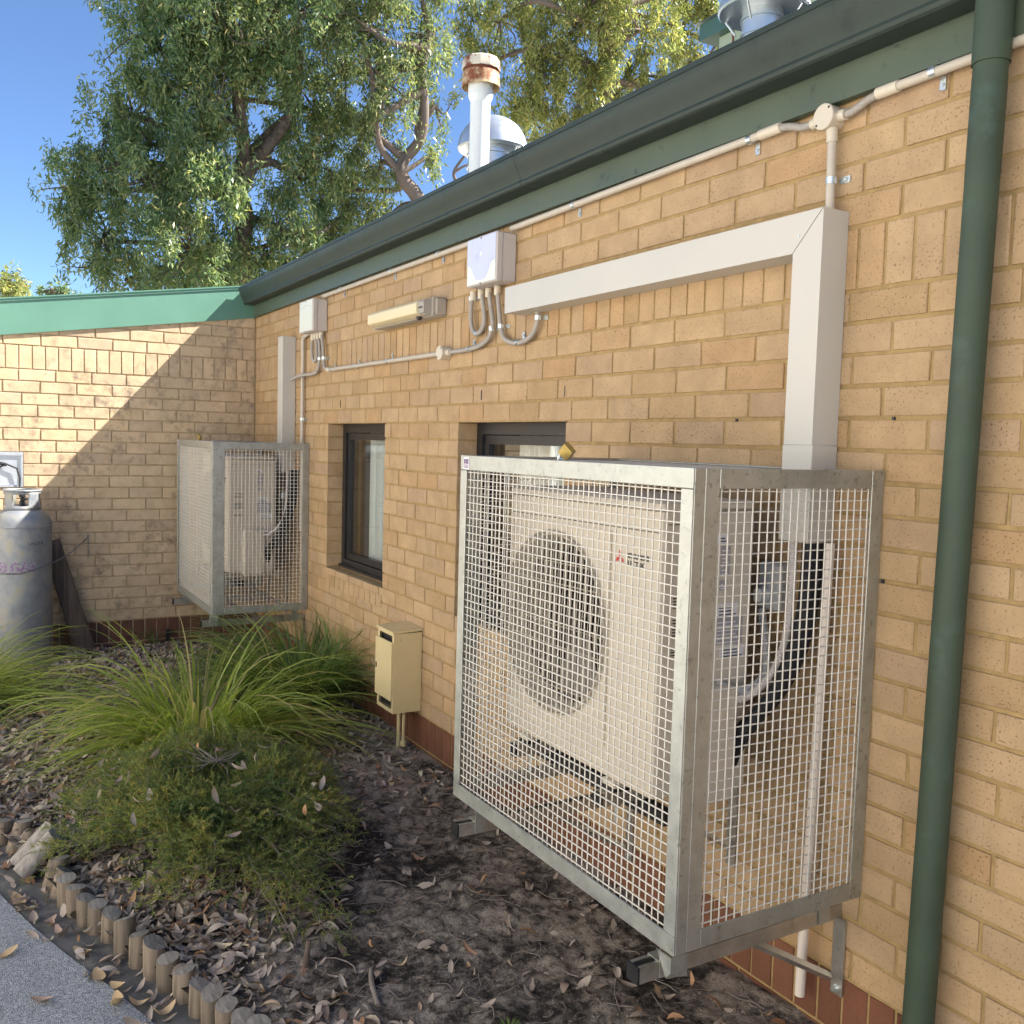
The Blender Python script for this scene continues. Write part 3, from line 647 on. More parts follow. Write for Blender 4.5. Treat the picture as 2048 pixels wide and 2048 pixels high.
# flexible conduits at the near box
def flexset(dx, name, runs, label, cl):
    o = thing(name, (runs[0][0][0]+dx, -.025, runs[0][-1][2]), label, 'conduit')
    m_ = MB()
    for pts in runs: corr_tube(m_, [(p[0]+dx, p[1], p[2]) for p in pts], .0115)
    m_.build('flexible_pipe', 'corr', o)
    m_ = MB()
    for pts in runs:
        for p in (pts[0], pts[-1]):
            if p[2] > 2.10: m_.tube([(p[0]+dx, p[1], p[2]+.006), (p[0]+dx, p[1], p[2]-.035)], .0155, 14)
    m_.build('gland', 'jbox', o)
    for c in cl: clip(o, c[0]+dx, c[1], .0115, c[2], -.025, c[3])
    return o
y = -.025
flexset(0, 'flexible_conduit', [[(3.827, y, 2.145), (3.808, y, 2.078), (3.815, y, 2.0), (3.845, y, 1.962), (3.876, y, 1.954), (3.915, y, 1.968), (3.941, y, 2.01), (3.925, y, 2.083), (3.904, y, 2.143)]], 'grey flexible conduit looped in a U below the film-covered switch box', [(3.812, 2.12, True, 1), (3.876, 1.954, False, 1)])
flexset(0, 'flexible_conduit', [[(3.974, y, 2.143), (4.000, y, 2.06), (4.020, y, 1.99), (4.005, y, 1.945), (3.965, y, 1.915), (3.879, y, 1.894), (3.755, y, 1.887), (3.60, y, 1.888)]], 'grey flexible conduit curving left from the near switch box to the round junction', [(4.012, 1.965, True, 1), (3.80, 1.889, False, 1)])
flexset(0, 'flexible_conduit', [[(4.056, y, 2.143), (4.076, y, 2.04), (4.095, y, 1.965), (4.13, y, 1.912), (4.22, y, 1.885), (4.311, y, 1.889), (4.372, y, 1.915), (4.40, y, 1.955), (4.405, y, 2.004)]], 'grey flexible conduit swinging right from the near switch box into the white duct', [(4.094, 1.968, True, 1), (4.405, 1.975, True, 1), (4.25, 1.886, False, 1)])
# lower conduit between the boxes
lc = thing('lower_conduit', (2.7, -.025, 1.88), 'straight beige conduit along the brick wall between far switch box and round junction', 'conduit')
m_ = MB(); m_.tube([(1.845, y, 1.893), (3.50, y, 1.888)], .0125, 12); m_.build('pipe', 'conduit', lc)
jdisc(lc, 3.535, 1.888, .034, .05)
for a_, b_ in (((3.565, y, 1.888), (3.605, y, 1.888)), ((1.82, y, 1.895), (1.87, y, 1.893))): m_ = MB(); m_.tube([a_, b_], .0155, 14); m_.build('spigot', 'jbox', lc)
for x in (1.90, 2.32, 2.83): clip(lc, x, 1.891, .0125, False, tab=1)
# far flexes
flexset(0, 'flexible_conduit', [[(1.52, y, 2.143), (1.50, y, 2.06), (1.52, y, 1.985), (1.56, y, 1.965), (1.60, y, 1.985), (1.60, y, 2.06), (1.575, y, 2.143)]], 'grey flexible conduit looped in a U below the far corner switch box', [])
flexset(0, 'flexible_conduit', [[(1.63, y, 2.143), (1.655, y, 2.06), (1.665, y, 1.99), (1.635, y, 1.915), (1.56, y, 1.885), (1.40, y-.02, 1.880), (1.25, y-.02, 1.876), (1.12, y-.02, 1.86)]], 'grey flexible conduit curving left from the far switch box to the far duct', [(1.662, 1.975, True, 1)])
flexset(0, 'flexible_conduit', [[(1.69, y, 2.143), (1.725, y, 2.06), (1.74, y, 1.985), (1.765, y, 1.915), (1.825, y, 1.895)]], 'grey flexible conduit turning right from the far switch box into the straight conduit', [(1.742, 1.975, True, 1)])
vc = thing('vertical_conduit', (1.275, -.02, 1.3), 'thin vertical beige conduit dropping from the far switch box behind the far cage', 'conduit')
m_ = MB(); m_.tube([(1.478, -.022, 2.15), (1.478, -.022, 2.10), (1.30, -.022, 2.06)] if 0 else [(1.30, -.022, 2.15), (1.30, -.022, .8)], .0125, 12); m_.build('pipe', 'conduit', vc)
m_ = MB(); m_.tube([(1.30, -.022, 2.135), (1.36, -.022, 2.155), (1.50, -.04, 2.152)], .0125, 10); m_.build('bend', 'conduit', vc)
clip(vc, 1.30, 1.58, .0125, True, -.022)
td = thing('cable_duct', (1.02, -.05, 1.2), 'narrow upright white cable duct in the far corner above the far cage', 'duct')
m_ = MB(); m_.cbox(.967, 1.075, -.1, -.001, 1.20, 2.166, .003); m_.build('vertical_run', 'trunk', td)
m_ = MB(); m_.box(.966, 1.076, -.101, -.001, 2.162, 2.168); m_.build('end_cap', 'ebox', td, smooth=0)
# wall lamp
lt = thing('wall_lamp', (3.1, -.06, 2.06), 'long cream fluorescent wall lamp mounted between the two switch boxes', 'lamp')
m_ = MB(); m_.ext([(-.001, 2.072), (-.06, 2.068), (-.072, 2.072), (-.072, 2.160), (-.06, 2.166), (-.001, 2.166)], 2.73, 3.495); m_.build('body', 'lampgrey', lt)
m_ = MB(); m_.ext([(-.0725, 2.078), (-.095, 2.078), (-.118, 2.090), (-.122, 2.100), (-.122, 2.138), (-.108, 2.152), (-.0725, 2.158)], 2.755, 3.405); m_.build('diffuser', 'lampdif', lt)
m_ = MB(); m_.ext([(-.0725, 2.076), (-.095, 2.076), (-.112, 2.088), (-.114, 2.140), (-.104, 2.152), (-.0725, 2.158)], 3.4055, 3.472); m_.build('end_housing', 'lampgrey', lt)
m_ = MB(); m_.box(3.415, 3.455, -.1155, -.112, 2.110, 2.118); m_.build('slot', 'ink', lt, smooth=0)
m_ = MB(); m_.lathe([(.015, 0), (.015, .008), (.009, .018)], (3.36, -.085, 2.078), 14, axis=(0, 0, -1)); m_.build('sensor', 'black', lt)
m_ = MB(); m_.cbox(3.473, 3.505, -.06, -.001, 2.075, 2.16, .006); m_.build('end_cap', 'lampgrey', lt)

# ------------------------------------------------------------------ cage, air conditioner
def bar(parent, x0, x1, y0, y1, z0, z1, name='frame_bar', mat='galv'):
    m_ = MB(); m_.cbox(min(x0, x1), max(x0, x1), min(y0, y1), max(y0, y1), min(z0, z1), max(z0, z1), .0012); return m_.build(name, mat, parent)
def wires(parent, plane, c, a0, a1, b0, b1, sp=.0252, r=.00205, name='mesh_panel', jit=0):
    """plane 'x' -> wires in y/z ; 'y' -> x/z ; 'z' -> x/y"""
    V_, F_ = [], []
    def seg(p, q, n=4):
        p = np.array(p); q = np.array(q); d = (q-p)/np.linalg.norm(q-p); h = np.array((0, 0, 1.)) if abs(d[2]) < .9 else np.array((1., 0, 0))
        u = np.cross(d, h); u /= np.linalg.norm(u); v = np.cross(d, u); k = len(V_)
        for e in (p, q):
            for i in range(n): t = 2*math.pi*i/n+.785; V_.append(e+u*math.cos(t)*r+v*math.sin(t)*r)
        for i in range(n): F_.append((k+i, k+(i+1) % n, k+n+(i+1) % n, k+n+i))
    def mk(a, b, off):
        return {'x': (c+off, a, b), 'y': (a, c+off, b), 'z': (a, b, c+off)}[plane]
    na = int(round((a1-a0)/sp)); nb = int(round((b1-b0)/sp))
    for i in range(1, na):
        a = a0+(a1-a0)*i/na; L = 8; pts = [mk(a+random.uniform(-jit, jit), b0+(b1-b0)*k/L, r) for k in range(L+1)]
        for p, q in zip(pts, pts[1:]): seg(p, q)
    for j in range(1, nb):
        b = b0+(b1-b0)*j/nb; L = 8; pts = [mk(a0+(a1-a0)*k/L, b+random.uniform(-jit, jit), -r) for k in range(L+1)]
        for p, q in zip(pts, pts[1:]): seg(p, q)
    o = fast_mesh(name, np.array(V_), np.array(F_), 'wire', parent, smooth=True); return tag(o, kind='stuff')
X0, X1, YF_, Z0, Z1 = 4.975, 6.132, -.660, .253, 1.411
def make_cage(dx, label):
    a, b = X0+dx, X1+dx
    c = thing('security_cage', ((a+b)/2, -.3, Z0), label, 'cage', 'steel mesh cages round the air conditioners')
    w_ = .048; t = .005
    # front frame
    bar(c, a, b, YF_, YF_+t, Z1-w_, Z1); bar(c, a, b, YF_, YF_+t, Z0, Z0+w_)
    bar(c, a, a+w_*.85, YF_, YF_+t, Z0+w_+.0008, Z1-w_-.0008); bar(c, b-w_*.85, b, YF_, YF_+t, Z0+w_+.0008, Z1-w_-.0008)
    # returns of the front angle
    bar(c, b-t, b, YF_+t+.0005, YF_+.038, Z0, Z1); bar(c, a, a+t, YF_+t+.0005, YF_+.038, Z0, Z1)
    for s, xx in ((1, b), (-1, a)):
        p, q = (xx-t*s-.001*s, xx-.001*s)
        bar(c, p, q, YF_+.0395, YF_+.083, Z0+.0005, Z1-.0005)                     # front stile of side panel
        bar(c, p, q, -.050, -.004, Z0+.0005, Z1-.0005)                              # wall stile
        bar(c, p, q, YF_+.0838, -.0508, Z1-w_, Z1-.0005); bar(c, p, q, YF_+.0838, -.0508, Z0+.0005, Z0+w_)
        wires(c, 'x', xx-.010*s, YF_+.07, -.03, Z0+.03, Z1-.03, jit=.0009)
    # top
    bar(c, a+.006, b-.006, YF_+.006, YF_+.055, Z1-.0075, Z1-.0025); bar(c, a+.006, b-.006, -.05, -.004, Z1-.0075, Z1-.0025)
    bar(c, a+.006, a+.05, YF_+.056, -.051, Z1-.0075, Z1-.0025); bar(c, b-.05, b-.006, YF_+.056, -.051, Z1-.0075, Z1-.0025)
    wires(c, 'z', Z1-.012, a+.03, b-.03, YF_+.03, -.03, jit=.0006)
    wires(c, 'y', YF_+.010, a+.025, b-.025, Z0+.03, Z1-.03, jit=.0009)
    # hasp staple and maker sticker
    m_ = MB(); m_.tube(smooth_path([(5.50+dx, -.615, Z1-.004), (5.50+dx, -.615, Z1+.012), (5.515+dx, -.615, Z1+.018), (5.53+dx, -.615, Z1+.012), (5.53+dx, -.615, Z1-.004)], 5), .004, 8); m_.build('hasp', 'zinc', c)
    m_ = MB(); m_.box(a+.022, a+.060, YF_-.0012, YF_-.0004, Z1-.046, Z1-.006); st = m_.build('sticker', 'stickw', c, smooth=0)
    m_ = MB()
    for k, (p, q) in enumerate(((.026, .034), (.037, .045), (.048, .056))): m_.box(a+p, a+q, YF_-.002, YF_-.0013, Z1-.028, Z1-.012)
    for k in range(3): m_.box(a+.027, a+.055, YF_-.002, YF_-.0013, Z1-.0415+k*.0042, Z1-.0392+k*.0042)
    m_.build('print', 'purple', st, smooth=0)
    # supporting wall brackets
    for xb in (b-.085, a+.12):
        hw = .021
        m_ = MB(); z0, z1 = .165, .206                                               # channel, slot upwards
        m_.box(xb-hw, xb-hw+.0025, -.708, -.002, z0, z1); m_.box(xb+hw-.0025, xb+hw, -.708, -.002, z0, z1); m_.box(xb-hw+.0025, xb+hw-.0025, -.708, -.002, z0, z0+.0025)
        m_.box(xb-hw+.0025, xb-hw+.010, -.708, -.002, z1-.0025, z1); m_.box(xb+hw-.010, xb+hw-.0025, -.708, -.002, z1-.0025, z1)
        ar = m_.build('bracket_arm', 'galvbr', c, smooth=0)
        m_ = MB(); m_.box(xb-hw-.0012, xb+hw+.0012, -.7135, -.7082, z0-.001, z1+.001); m_.build('end_cap', 'black', ar, smooth=0)
        m_ = MB(); m_.box(xb+.002, xb+.0415, -.008, -.002, -.055, z0-.0005); m_.build('wall_plate', 'galvbr', c, smooth=0)
        m_ = MB(); d0, d1 = Vector((xb, -.31, .160)), Vector((xb, -.012, -.012)); m_.tube([d0, d1], .012, 4); m_.build('brace', 'galvbr', c, smooth=0)
        m_ = MB(); m_.lathe([(.012, 0), (.012, .003), (.008, .003), (.008, .011)], (xb+.022, -.0085, -.035), 12, axis=(0, -1, 0)); m_.build('anchor_bolt', 'zinc', c)
        # clamps between arm and cage
        for yy in (-.63, -.075):
            m_ = MB(); m_.box(xb-.0215+.0, xb+.0235, yy-.02, yy+.02, z1+.0005, z1+.004); m_.box(xb+.0235, xb+.0265, yy-.02, yy+.02, z0+.004, Z0+.002); m_.build('clamp', 'galv', c, smooth=0)
    m_ = MB(); m_.add([(b-.058, YF_-.006, Z0-.001), (b-.0005, YF_-.006, Z0-.001), (b-.0005, YF_-.006, Z0-.038), (b-.018, YF_-.006, Z0-.058), (b-.058, YF_+.0, Z0-.012),
                       (b-.0005, YF_+.045, Z0-.001), (b-.0005, YF_+.045, Z0-.058)], [(0, 4, 3, 2, 1), (1, 2, 6, 5), (2, 3, 6)]); m_.build('corner_foot', 'galv', c, smooth=0)
    return c
make_cage(0, 'large galvanised mesh cage in the foreground holding an air conditioner')
make_cage(-4.726, 'galvanised mesh cage in the far corner, partly behind the grass')
def make_lock(dx, label):
    c = thing('padlock', (5.53+dx, -.615, Z1), label, 'padlock', 'brass padlocks on the cages')
    rot = Matrix.Rotation(R(-38), 3, 'Y')@Matrix.Rotation(R(25), 3, 'X')
    m_ = MB(); m_.box(5.525+dx, 5.565+dx, -.626, -.608, Z1+.007, Z1+.042, rot=rot); m_.build('body', 'brass', c, smooth=0)
    m_ = MB(); m_.tube(smooth_path([(5.522+dx, -.617, Z1+.028), (5.508+dx, -.617, Z1+.016), (5.512+dx, -.617, Z1+.004), (5.535+dx, -.617, Z1+.004), (5.545+dx, -.617, Z1+.012)], 5), .0035, 8); m_.build('shackle', 'zinc', c)
make_lock(0, 'brass padlock lying on top of the large foreground cage'); make_lock(-4.726, 'brass padlock lying on top of the far cage')

AX0, AX1, AY0, AY1, AZ0, AZ1 = 5.015, 5.815, -.482, -.152, .495, 1.312
def make_ac(dx, label, full=True):
    a, b = AX0+dx, AX1+dx
    c = thing('air_conditioner', ((a+b)/2, -.3, AZ0), label, 'air conditioner', 'caged outdoor air conditioner units')
    fcx, fcz, fr_ = 5.292+dx, .895, .275
    # casing: body with a round fan opening in the front
    m_ = MB(); n = 48; circ = [(fcx+fr_*math.cos(2*math.pi*i/n), fcz+fr_*math.sin(2*math.pi*i/n)) for i in range(n)]
    zt, zb_ = AZ1-.030, AZ0
    def edge(t):                                                                     # point on rectangle at angle
        cx, cz = math.cos(t), math.sin(t); ks = []
        if cx > 1e-6: ks.append((b-.012-fcx)/cx)
        if cx < -1e-6: ks.append((a+.012-fcx)/cx)
        if cz > 1e-6: ks.append((zt-fcz)/cz)
        if cz < -1e-6: ks.append((zb_-fcz)/cz)
        k = min(ks); return (fcx+cx*k, fcz+cz*k)
    # rectangle corners must be in the fan outline: build as ring to expanded outline
    angs = sorted([2*math.pi*i/n for i in range(n)]+[math.atan2(zz-fcz, xx-fcx) % (2*math.pi) for xx in (a+.012, b-.012) for zz in (zt, zb_)])
    vs = []; fs = []
    for t in angs: x, z = edge(t); vs += [(fcx+fr_*math.cos(t), AY0, fcz+fr_*math.sin(t)), (x, AY0, z)]
    k = len(angs)
    for i in range(k): j = (i+1) % k; fs.append((2*i, 2*i+1, 2*j+1, 2*j))
    vs2 = [(fcx+fr_*math.cos(t), AY0, fcz+fr_*math.sin(t)) for t in angs]+[(fcx+fr_*.95*math.cos(t), AY0+.06, fcz+fr_*.95*math.sin(t)) for t in angs]
    m_.add(vs, [f[::-1] for f in fs]); m_.add(vs2, [(i, (i+1) % k, k+(i+1) % k, k+i) for i in range(k)])
    # rounded near/far corners and sides
    for s, xx in ((1, b), (-1, a)):
        prof = [(xx-s*.012, AY0), (xx-s*.0035, AY0+.0035), (xx, AY0+.012), (xx, AY1)]
        for (p, q), (u, v) in zip(prof, prof[1:]):
            f = (0, 1, 2, 3) if s > 0 else (3, 2, 1, 0); m_.add([(p, q, zb_), (u, v, zb_), (u, v, zt), (p, q, zt)], [f])
    m_.add([(a, AY0+.012, zb_), (b, AY0+.012, zb_), (b, AY1, zb_), (a, AY1, zb_)], [(3, 2, 1, 0)])
    cs = m_.build('casing', 'ac', c)
    m_ = MB(); m_.cbox(a-.004, b+.004, AY0-.004, AY1+.003, zt+.0005, AZ1, .008); m_.build('top_panel', 'ac', c)
    m_ = MB(); m_.add([(a+.02, AY1+.001, zb_+.02), (b-.02, AY1+.001, zb_+.02), (b-.02, AY1+.001, zt-.01), (a+.02, AY1+.001, zt-.01)], [(3, 2, 1, 0)]); m_.box(a+.01, b-.16, AY1-.06, AY1-.02, zb_+.01, zt-.01); m_.build('coil', 'coil', c, smooth=0)
    m_ = MB(); m_.lathe([(fr_*.95, 0), (fr_*.95, .003)], (fcx, AY0+.16, fcz), 40, axis=(0, -1, 0)); m_.build('fan_cavity', 'acdark', c)
    # fan blades and hub
    m_ = MB(); m_.lathe([(.05, 0), (.05, .05), (.03, .06)], (fcx, AY0+.13, fcz), 20, axis=(0, -1, 0)); hb = m_.build('fan_hub', 'acdark', c)
    for q in range(3):
        m_ = MB(); vs = []; 
        for i in range(7):
            for j in range(3):
                rr_ = .045+.205*i/6; t = q*2.094+.5+(j-1)*.36*(.6+.5*i/6)+.12*i/6; vs.append((fcx+rr_*math.cos(t), AY0+.105+(j-1)*.028, fcz+rr_*math.sin(t)))
        m_.add(vs, [(i*3+j, i*3+j+1, i*3+j+4, i*3+j+3) for i in range(6) for j in range(2)]); m_.build('blade', 'coil', hb)
    # grille: vertical bars, a few rings, square surround
    V_ = MB(); gx0, gx1 = fcx-.285, fcx+.285; nb_ = 36
    for i in range(nb_+1):
        x = gx0+(gx1-gx0)*i/nb_; h = math.sqrt(max(0, .287**2-(x-fcx)**2))
        if h > .03: V_.tube([(x, AY0-.012, fcz-h), (x, AY0-.022, fcz), (x, AY0-.012, fcz+h)], .0017, 5, cap=False)
    for i in range(9):
        z = fcz-.26+i*.065; h = math.sqrt(max(0, .287**2-(z-fcz)**2))
        V_.tube([(fcx-h, AY0-.014, z), (fcx, AY0-.024, z), (fcx+h, AY0-.014, z)], .0023, 5, cap=False)
    V_.tube([(fcx+.288*math.cos(t*math.pi/24), AY0-.009, fcz+.288*math.sin(t*math.pi/24)) for t in range(49)], .004, 6, cap=False)
    tag(V_.build('fan_grille', 'acgrille', c), kind='stuff')
    # raised square surround of the fan opening
    m_ = MB(); q0, q1, r0, r1 = fcx-.262, fcx+.300, fcz-.315, fcz+.318
    for p in ((q0, q1, r1-.012, r1), (q0, q1, r0, r0+.012), (q0, q0+.012, r0+.0125, r1-.0125), (q1-.012, q1, r0+.0125, r1-.0125)): m_.box(p[0], p[1], AY0-.005, AY0+.001, p[2], p[3])
    m_.build('fan_surround', 'ac', c, smooth=0)
    m_ = MB(); m_.box(a+.012, b-.012, AY0-.0012, AY0+.001, zt-.058, zt-.0555); m_.box(b-.0002, b+.0008, AY0+.02, AY1-.01, zt-.035, zt-.0325); m_.build('panel_seam', 'ink', c, smooth=0)
    # logo: three red diamonds and two lines of lettering
    lx, lz = 5.632+dx, 1.140; m_ = MB(); s = .0135; h = s*math.sqrt(3)
    def dia(p, ang):
        ca, sa = math.cos(ang), math.sin(ang); pts = [(0, 0), (s*.5*1.0, h/2), (0, h), (-s*.5, h/2)]
        m_.add([(p[0]+x*ca-z*sa, AY0-.0015, p[1]+x*sa+z*ca) for x, z in pts], [(0, 1, 2, 3)])
    for k in range(3): dia((lx, lz), k*2.0944)
    lg = m_.build('logo', 'red', c, smooth=0)
    text_mesh('MITSUBISHI', .0205, 'ink', c, (lx+.028, AY0-.0012, lz+.003), (R(90), 0, 0), bold=.0004)
    text_mesh('ELECTRIC', .0205, 'ink', c, (lx+.028, AY0-.0012, lz-.0185), (R(90), 0, 0), bold=.0004)
    # side: handle recess, vents, stickers, service covers
    m_ = MB()
    for k in range(3):
        for j in range((4, 6, 3)[k]): z = (1.045, .985, .905)[k]-j*.0085; m_.box(b-.0005, b+.001, AY0+.045, AY0+.105, z, z+.0035)
    m_.build('side_louvre', 'ink', c, smooth=0)
    for (y0, y1, z0, z1, mt) in ((-.285, -.243, 1.193, 1.217, 'stickw'), (-.272, -.236, 1.10, 1.185, 'stickg'), (-.275, -.20, .985, 1.022, 'stickw'), (-.278, -.178, .905, .982, 'stickg'), (-.26, -.17, .865, .90, 'stickw'), (-.272, -.243, 1.06, 1.09, 'stickg')):
        m_ = MB(); m_.box(b+.0003, b+.0012, y0, y1, z0, z1); st = m_.build('sticker', mt, c, smooth=0)
        m_ = MB(); nl = max(2, int((z1-z0)/.011))
        for i in range(nl): zz = z0+.004+(z1-z0-.008)*i/nl; m_.box(b+.0013, b+.0018, y0+.005, y1-.006-.02*((i*7) % 3)*.5, zz, zz+.0035)
        m_.build('print', 'ink' if mt == 'stickw' else 'stickw', st, smooth=0)
    m_ = MB(); m_.cbox(b+.0005, b+.055, AY0+.10, -.235, .47, .80, .01); m_.build('service_cover', 'ac', c)
    m_ = MB(); m_.cbox(b-.03, b+.020, -.234, -.16, .49, .625, .006); m_.build('valve_cover', 'ac', c)
    # feet and mounting rails
    for xf in (a+.14, b-.18):
        m_ = MB(); m_.box(xf-.03, xf+.03, AY0-.015, AY1+.02, AZ0-.018, AZ0-.0005); m_.build('foot', 'ac', c, smooth=0)
        m_ = MB(); z0, z1 = .425, .4645; m_.box(xf-.02, xf+.02, -.53, -.004, z0, z1); ra = m_.build('mounting_arm', 'galvbr', c, smooth=0)
        m_ = MB(); m_.box(xf-.021, xf+.021, -.536, -.5305, z0-.001, z1+.001); m_.build('end_cap', 'black', ra, smooth=0)
        m_ = MB(); m_.box(xf-.028, xf+.028, -.50, -.43, z1+.0005, AZ0-.019); m_.box(xf-.028, xf+.028, -.21, -.15, z1+.0005, AZ0-.019); m_.build('rubber_pad', 'black', c, smooth=0)
        m_ = MB(); m_.tube([(xf, -.465, z0-.06), (xf, -.465, AZ0+.0)], .0055, 8); m_.lathe([(.012, 0), (.012, .01)], (xf, -.465, z0-.012), 6); m_.build('bolt', 'zinc', c)
        m_ = MB(); m_.box(xf-.019, xf+.019, -.010, -.004, .14, z0-.0005); m_.build('wall_leg', 'galvbr', c, smooth=0)
        m_ = MB(); m_.tube([(xf, -.40, z0), (xf, -.012, .20)], .010, 4); m_.build('brace', 'galvbr', c, smooth=0)
    m_ = MB(); m_.box(a+.05, b-.05, -.395, -.355, .385, .424); m_.build('cross_rail', 'black', c, smooth=0)
    return c
make_ac(0, 'ivory air conditioner with red diamond logo inside the large foreground cage')
make_ac(-4.72, 'ivory air conditioner inside the far corner cage')
def make_pipes(dx, where):
    o = thing('insulated_pipe', (5.93+dx, -.07, .6), 'black insulated refrigerant pipes bending into the air conditioner in the '+where, 'pipe', 'insulated pipes in the cages')
    for q, off in ((0, 0), (1, .026)):
        m_ = MB(); m_.tube(smooth_path([(5.945+dx, -.04-off, 1.22), (5.948+dx, -.045-off, 1.08), (5.945+dx, -.06-off, .96), (5.935+dx, -.09-off, .86), (5.915+dx, -.13-off*.6, .775), (5.885+dx, -.17-off*.3, .71), (5.855+dx, -.2, .665-off), (5.83+dx, -.2, .62-off), (5.812+dx, -.2, .575-off)], 6), .0205, 12); m_.build('insulation', 'foam', o)
    m_ = MB(); m_.tube([(5.925+dx, -.055, .993), (5.968+dx, -.055, .993)], .002, 6); m_.lathe([(.034, 0), (.034, .004)], (5.947+dx, -.058, .99), 18); m_.build('cable_tie', 'ink', o)
    f = thing('flexible_conduit', (5.92+dx, -.09, .72), 'pale ribbed flexible conduit hanging beside the black pipes in the '+where, 'conduit', 'flexible conduits in the cages')
    m_ = MB(); corr_tube(m_, [(5.905+dx, -.085, 1.215), (5.912+dx, -.09, 1.10), (5.910+dx, -.095, .98), (5.902+dx, -.11, .88), (5.89+dx, -.15, .81), (5.87+dx, -.20, .765), (5.85+dx, -.25, .755), (5.835+dx, -.30, .77)], .0125); m_.build('pipe', 'ebox', f)
    m_ = MB(); corr_tube(m_, [(5.76+dx, -.05, .985), (5.79+dx, -.06, .90), (5.83+dx, -.09, .82), (5.85+dx, -.15, .785), (5.85+dx, -.22, .78), (5.835+dx, -.28, .80)], .0135); m_.build('loop', 'lightgrey', f)
    s = thing('isolator_switch', (5.785+dx, -.03, .98), 'grey isolator switch with white knob on the wall in the '+where, 'switch', 'isolator switches in the cages')
    m_ = MB(); m_.cbox(5.74+dx, 5.83+dx, -.05, -.001, .985, 1.125, .006); m_.build('housing', 'lightgrey', s)
    m_ = MB(); m_.lathe([(.026, 0), (.026, .012), (.02, .02)], (5.775+dx, -.0505, 1.03), 18, axis=(0, -1, 0)); kb = m_.build('dial', 'lightgrey', s)
    m_ = MB(); m_.cbox(5.767+dx, 5.783+dx, -.095, -.071, 1.01, 1.05, .004); m_.build('knob', 'white', kb)
make_pipes(0, 'large foreground cage'); make_pipes(-4.72, 'far cage')
dr = thing('drain_pipe', (5.96, -.04, -.1), 'pinkish white plastic drain pipe dropping down the wall through the large cage', 'pipe')
m_ = MB(); m_.tube([(5.99, -.035, 1.205), (5.985, -.036, .9), (5.975, -.038, .3), (5.970, -.04, -.10)], .0135, 16); m_.tube([(5.972, -.04, .08), (5.970, -.04, -.1)], .0145, 16); m_.build('pipe', 'pvc', dr)

# ------------------------------------------------------------------ meter box
mb_ = thing('meter_box', (3.19, -.08, .02), 'small cream metal meter box with dark slots by the wall left of the large cage', 'meter box')
m_ = MB(); x0, x1, y0, y1, z0, z1 = 3.085, 3.30, -.163, -.003, .026, .448
m_.box(x1-.004, x1, y0, y1, z0, z1); m_.box(x0, x0+.004, y0, y1, z0, z1); m_.box(x0+.004, x1-.004, y1-.004, y1, z0, z1); m_.box(x0+.004, x1-.004, y0, y1-.004, z0, z0+.004)
m_.box(x0+.004, x0+.022, y0, y0+.004, z0+.004, z1); m_.box(x1-.022, x1-.004, y0, y0+.004, z0+.004, z1); m_.box(x0+.022, x1-.022, y0, y0+.004, z0+.0045, z0+.02); m_.box(x0+.022, x1-.022, y0, y0+.004, z1-.014, z1)
m_.build('case', 'cream', mb_, smooth=0)
m_ = MB(); m_.add([(x0-.004, y0-.008, z1+.001), (x1+.004, y0-.008, z1+.001), (x1+.004, y1, z1+.008), (x0-.004, y1, z1+.008), (x0-.004, y0-.008, z1+.012), (x1+.004, y0-.008, z1+.012), (x1+.004, y1, z1+.022), (x0-.004, y1, z1+.022)],
     [(3, 2, 1, 0), (4, 5, 6, 7), (0, 1, 5, 4), (1, 2, 6, 5), (2, 3, 7, 6), (3, 0, 4, 7)]); m_.build('lid', 'cream', mb_, smooth=0)
m_ = MB(); m_.cbox(x0-.006, x1-.006, y0-.012, y0-.0005, z0+.066, z1-.045, .002); dr_ = m_.build('door', 'cream', mb_)
m_ = MB(); m_.box(x0+.006, x0+.018, y0-.014, y0-.0122, .235, .262); m_.build('latch', 'ink', dr_, smooth=0)
m_ = MB(); m_.box(x0+.006, x1-.006, y0+.02, y1-.006, z0+.02, z1-.01); m_.build('interior', 'black', mb_, smooth=0)
m_ = MB(); m_.tube([(3.205, -.085, .03), (3.205, -.085, -.23)], .011, 12); m_.tube([(3.245, -.075, .03), (3.245, -.075, -.14)], .008, 10); m_.lathe([(.016, 0), (.016, .03)], (3.245, -.075, -.17), 8); m_.build('riser_pipe', 'cream', mb_)

# ------------------------------------------------------------------ gas cylinder, post, chain
gc = thing('gas_cylinder', (.30, -1.715, -.26), 'tall worn grey gas cylinder at the left edge against the brick wing', 'gas cylinder')
cx, cy, rr_ = .30, -1.715, .187
m_ = MB(); prof = [(.15, 0), (.175, .0), (.175, .03), (rr_-.004, .05), (rr_, .07), (rr_, 1.03), (rr_+.0025, 1.033), (rr_+.0025, 1.042), (rr_-.001, 1.045), (rr_-.004, 1.075), (rr_-.02, 1.11), (rr_-.055, 1.145), (rr_-.10, 1.166), (.045, 1.176), (.0, 1.178)]
m_.lathe([(r, h) for r, h in prof], (cx, cy, -.26), 56); gb = m_.build('body', 'steel_cyl', gc)
col_ = MB(); n = 64; r0 = .118
def inopen(t, h):                                                     # three hand openings round the collar
    u = (t % (2*math.pi/4))/(2*math.pi/4); return .22 < u < .78 and .03 < h < .112
hs = [0, .03, .112, .135]; vs = []; fs = []
for i in range(n):
    for h in hs: vs.append((cx+r0*math.cos(2*math.pi*i/n), cy+r0*math.sin(2*math.pi*i/n), -.26+1.15+h))
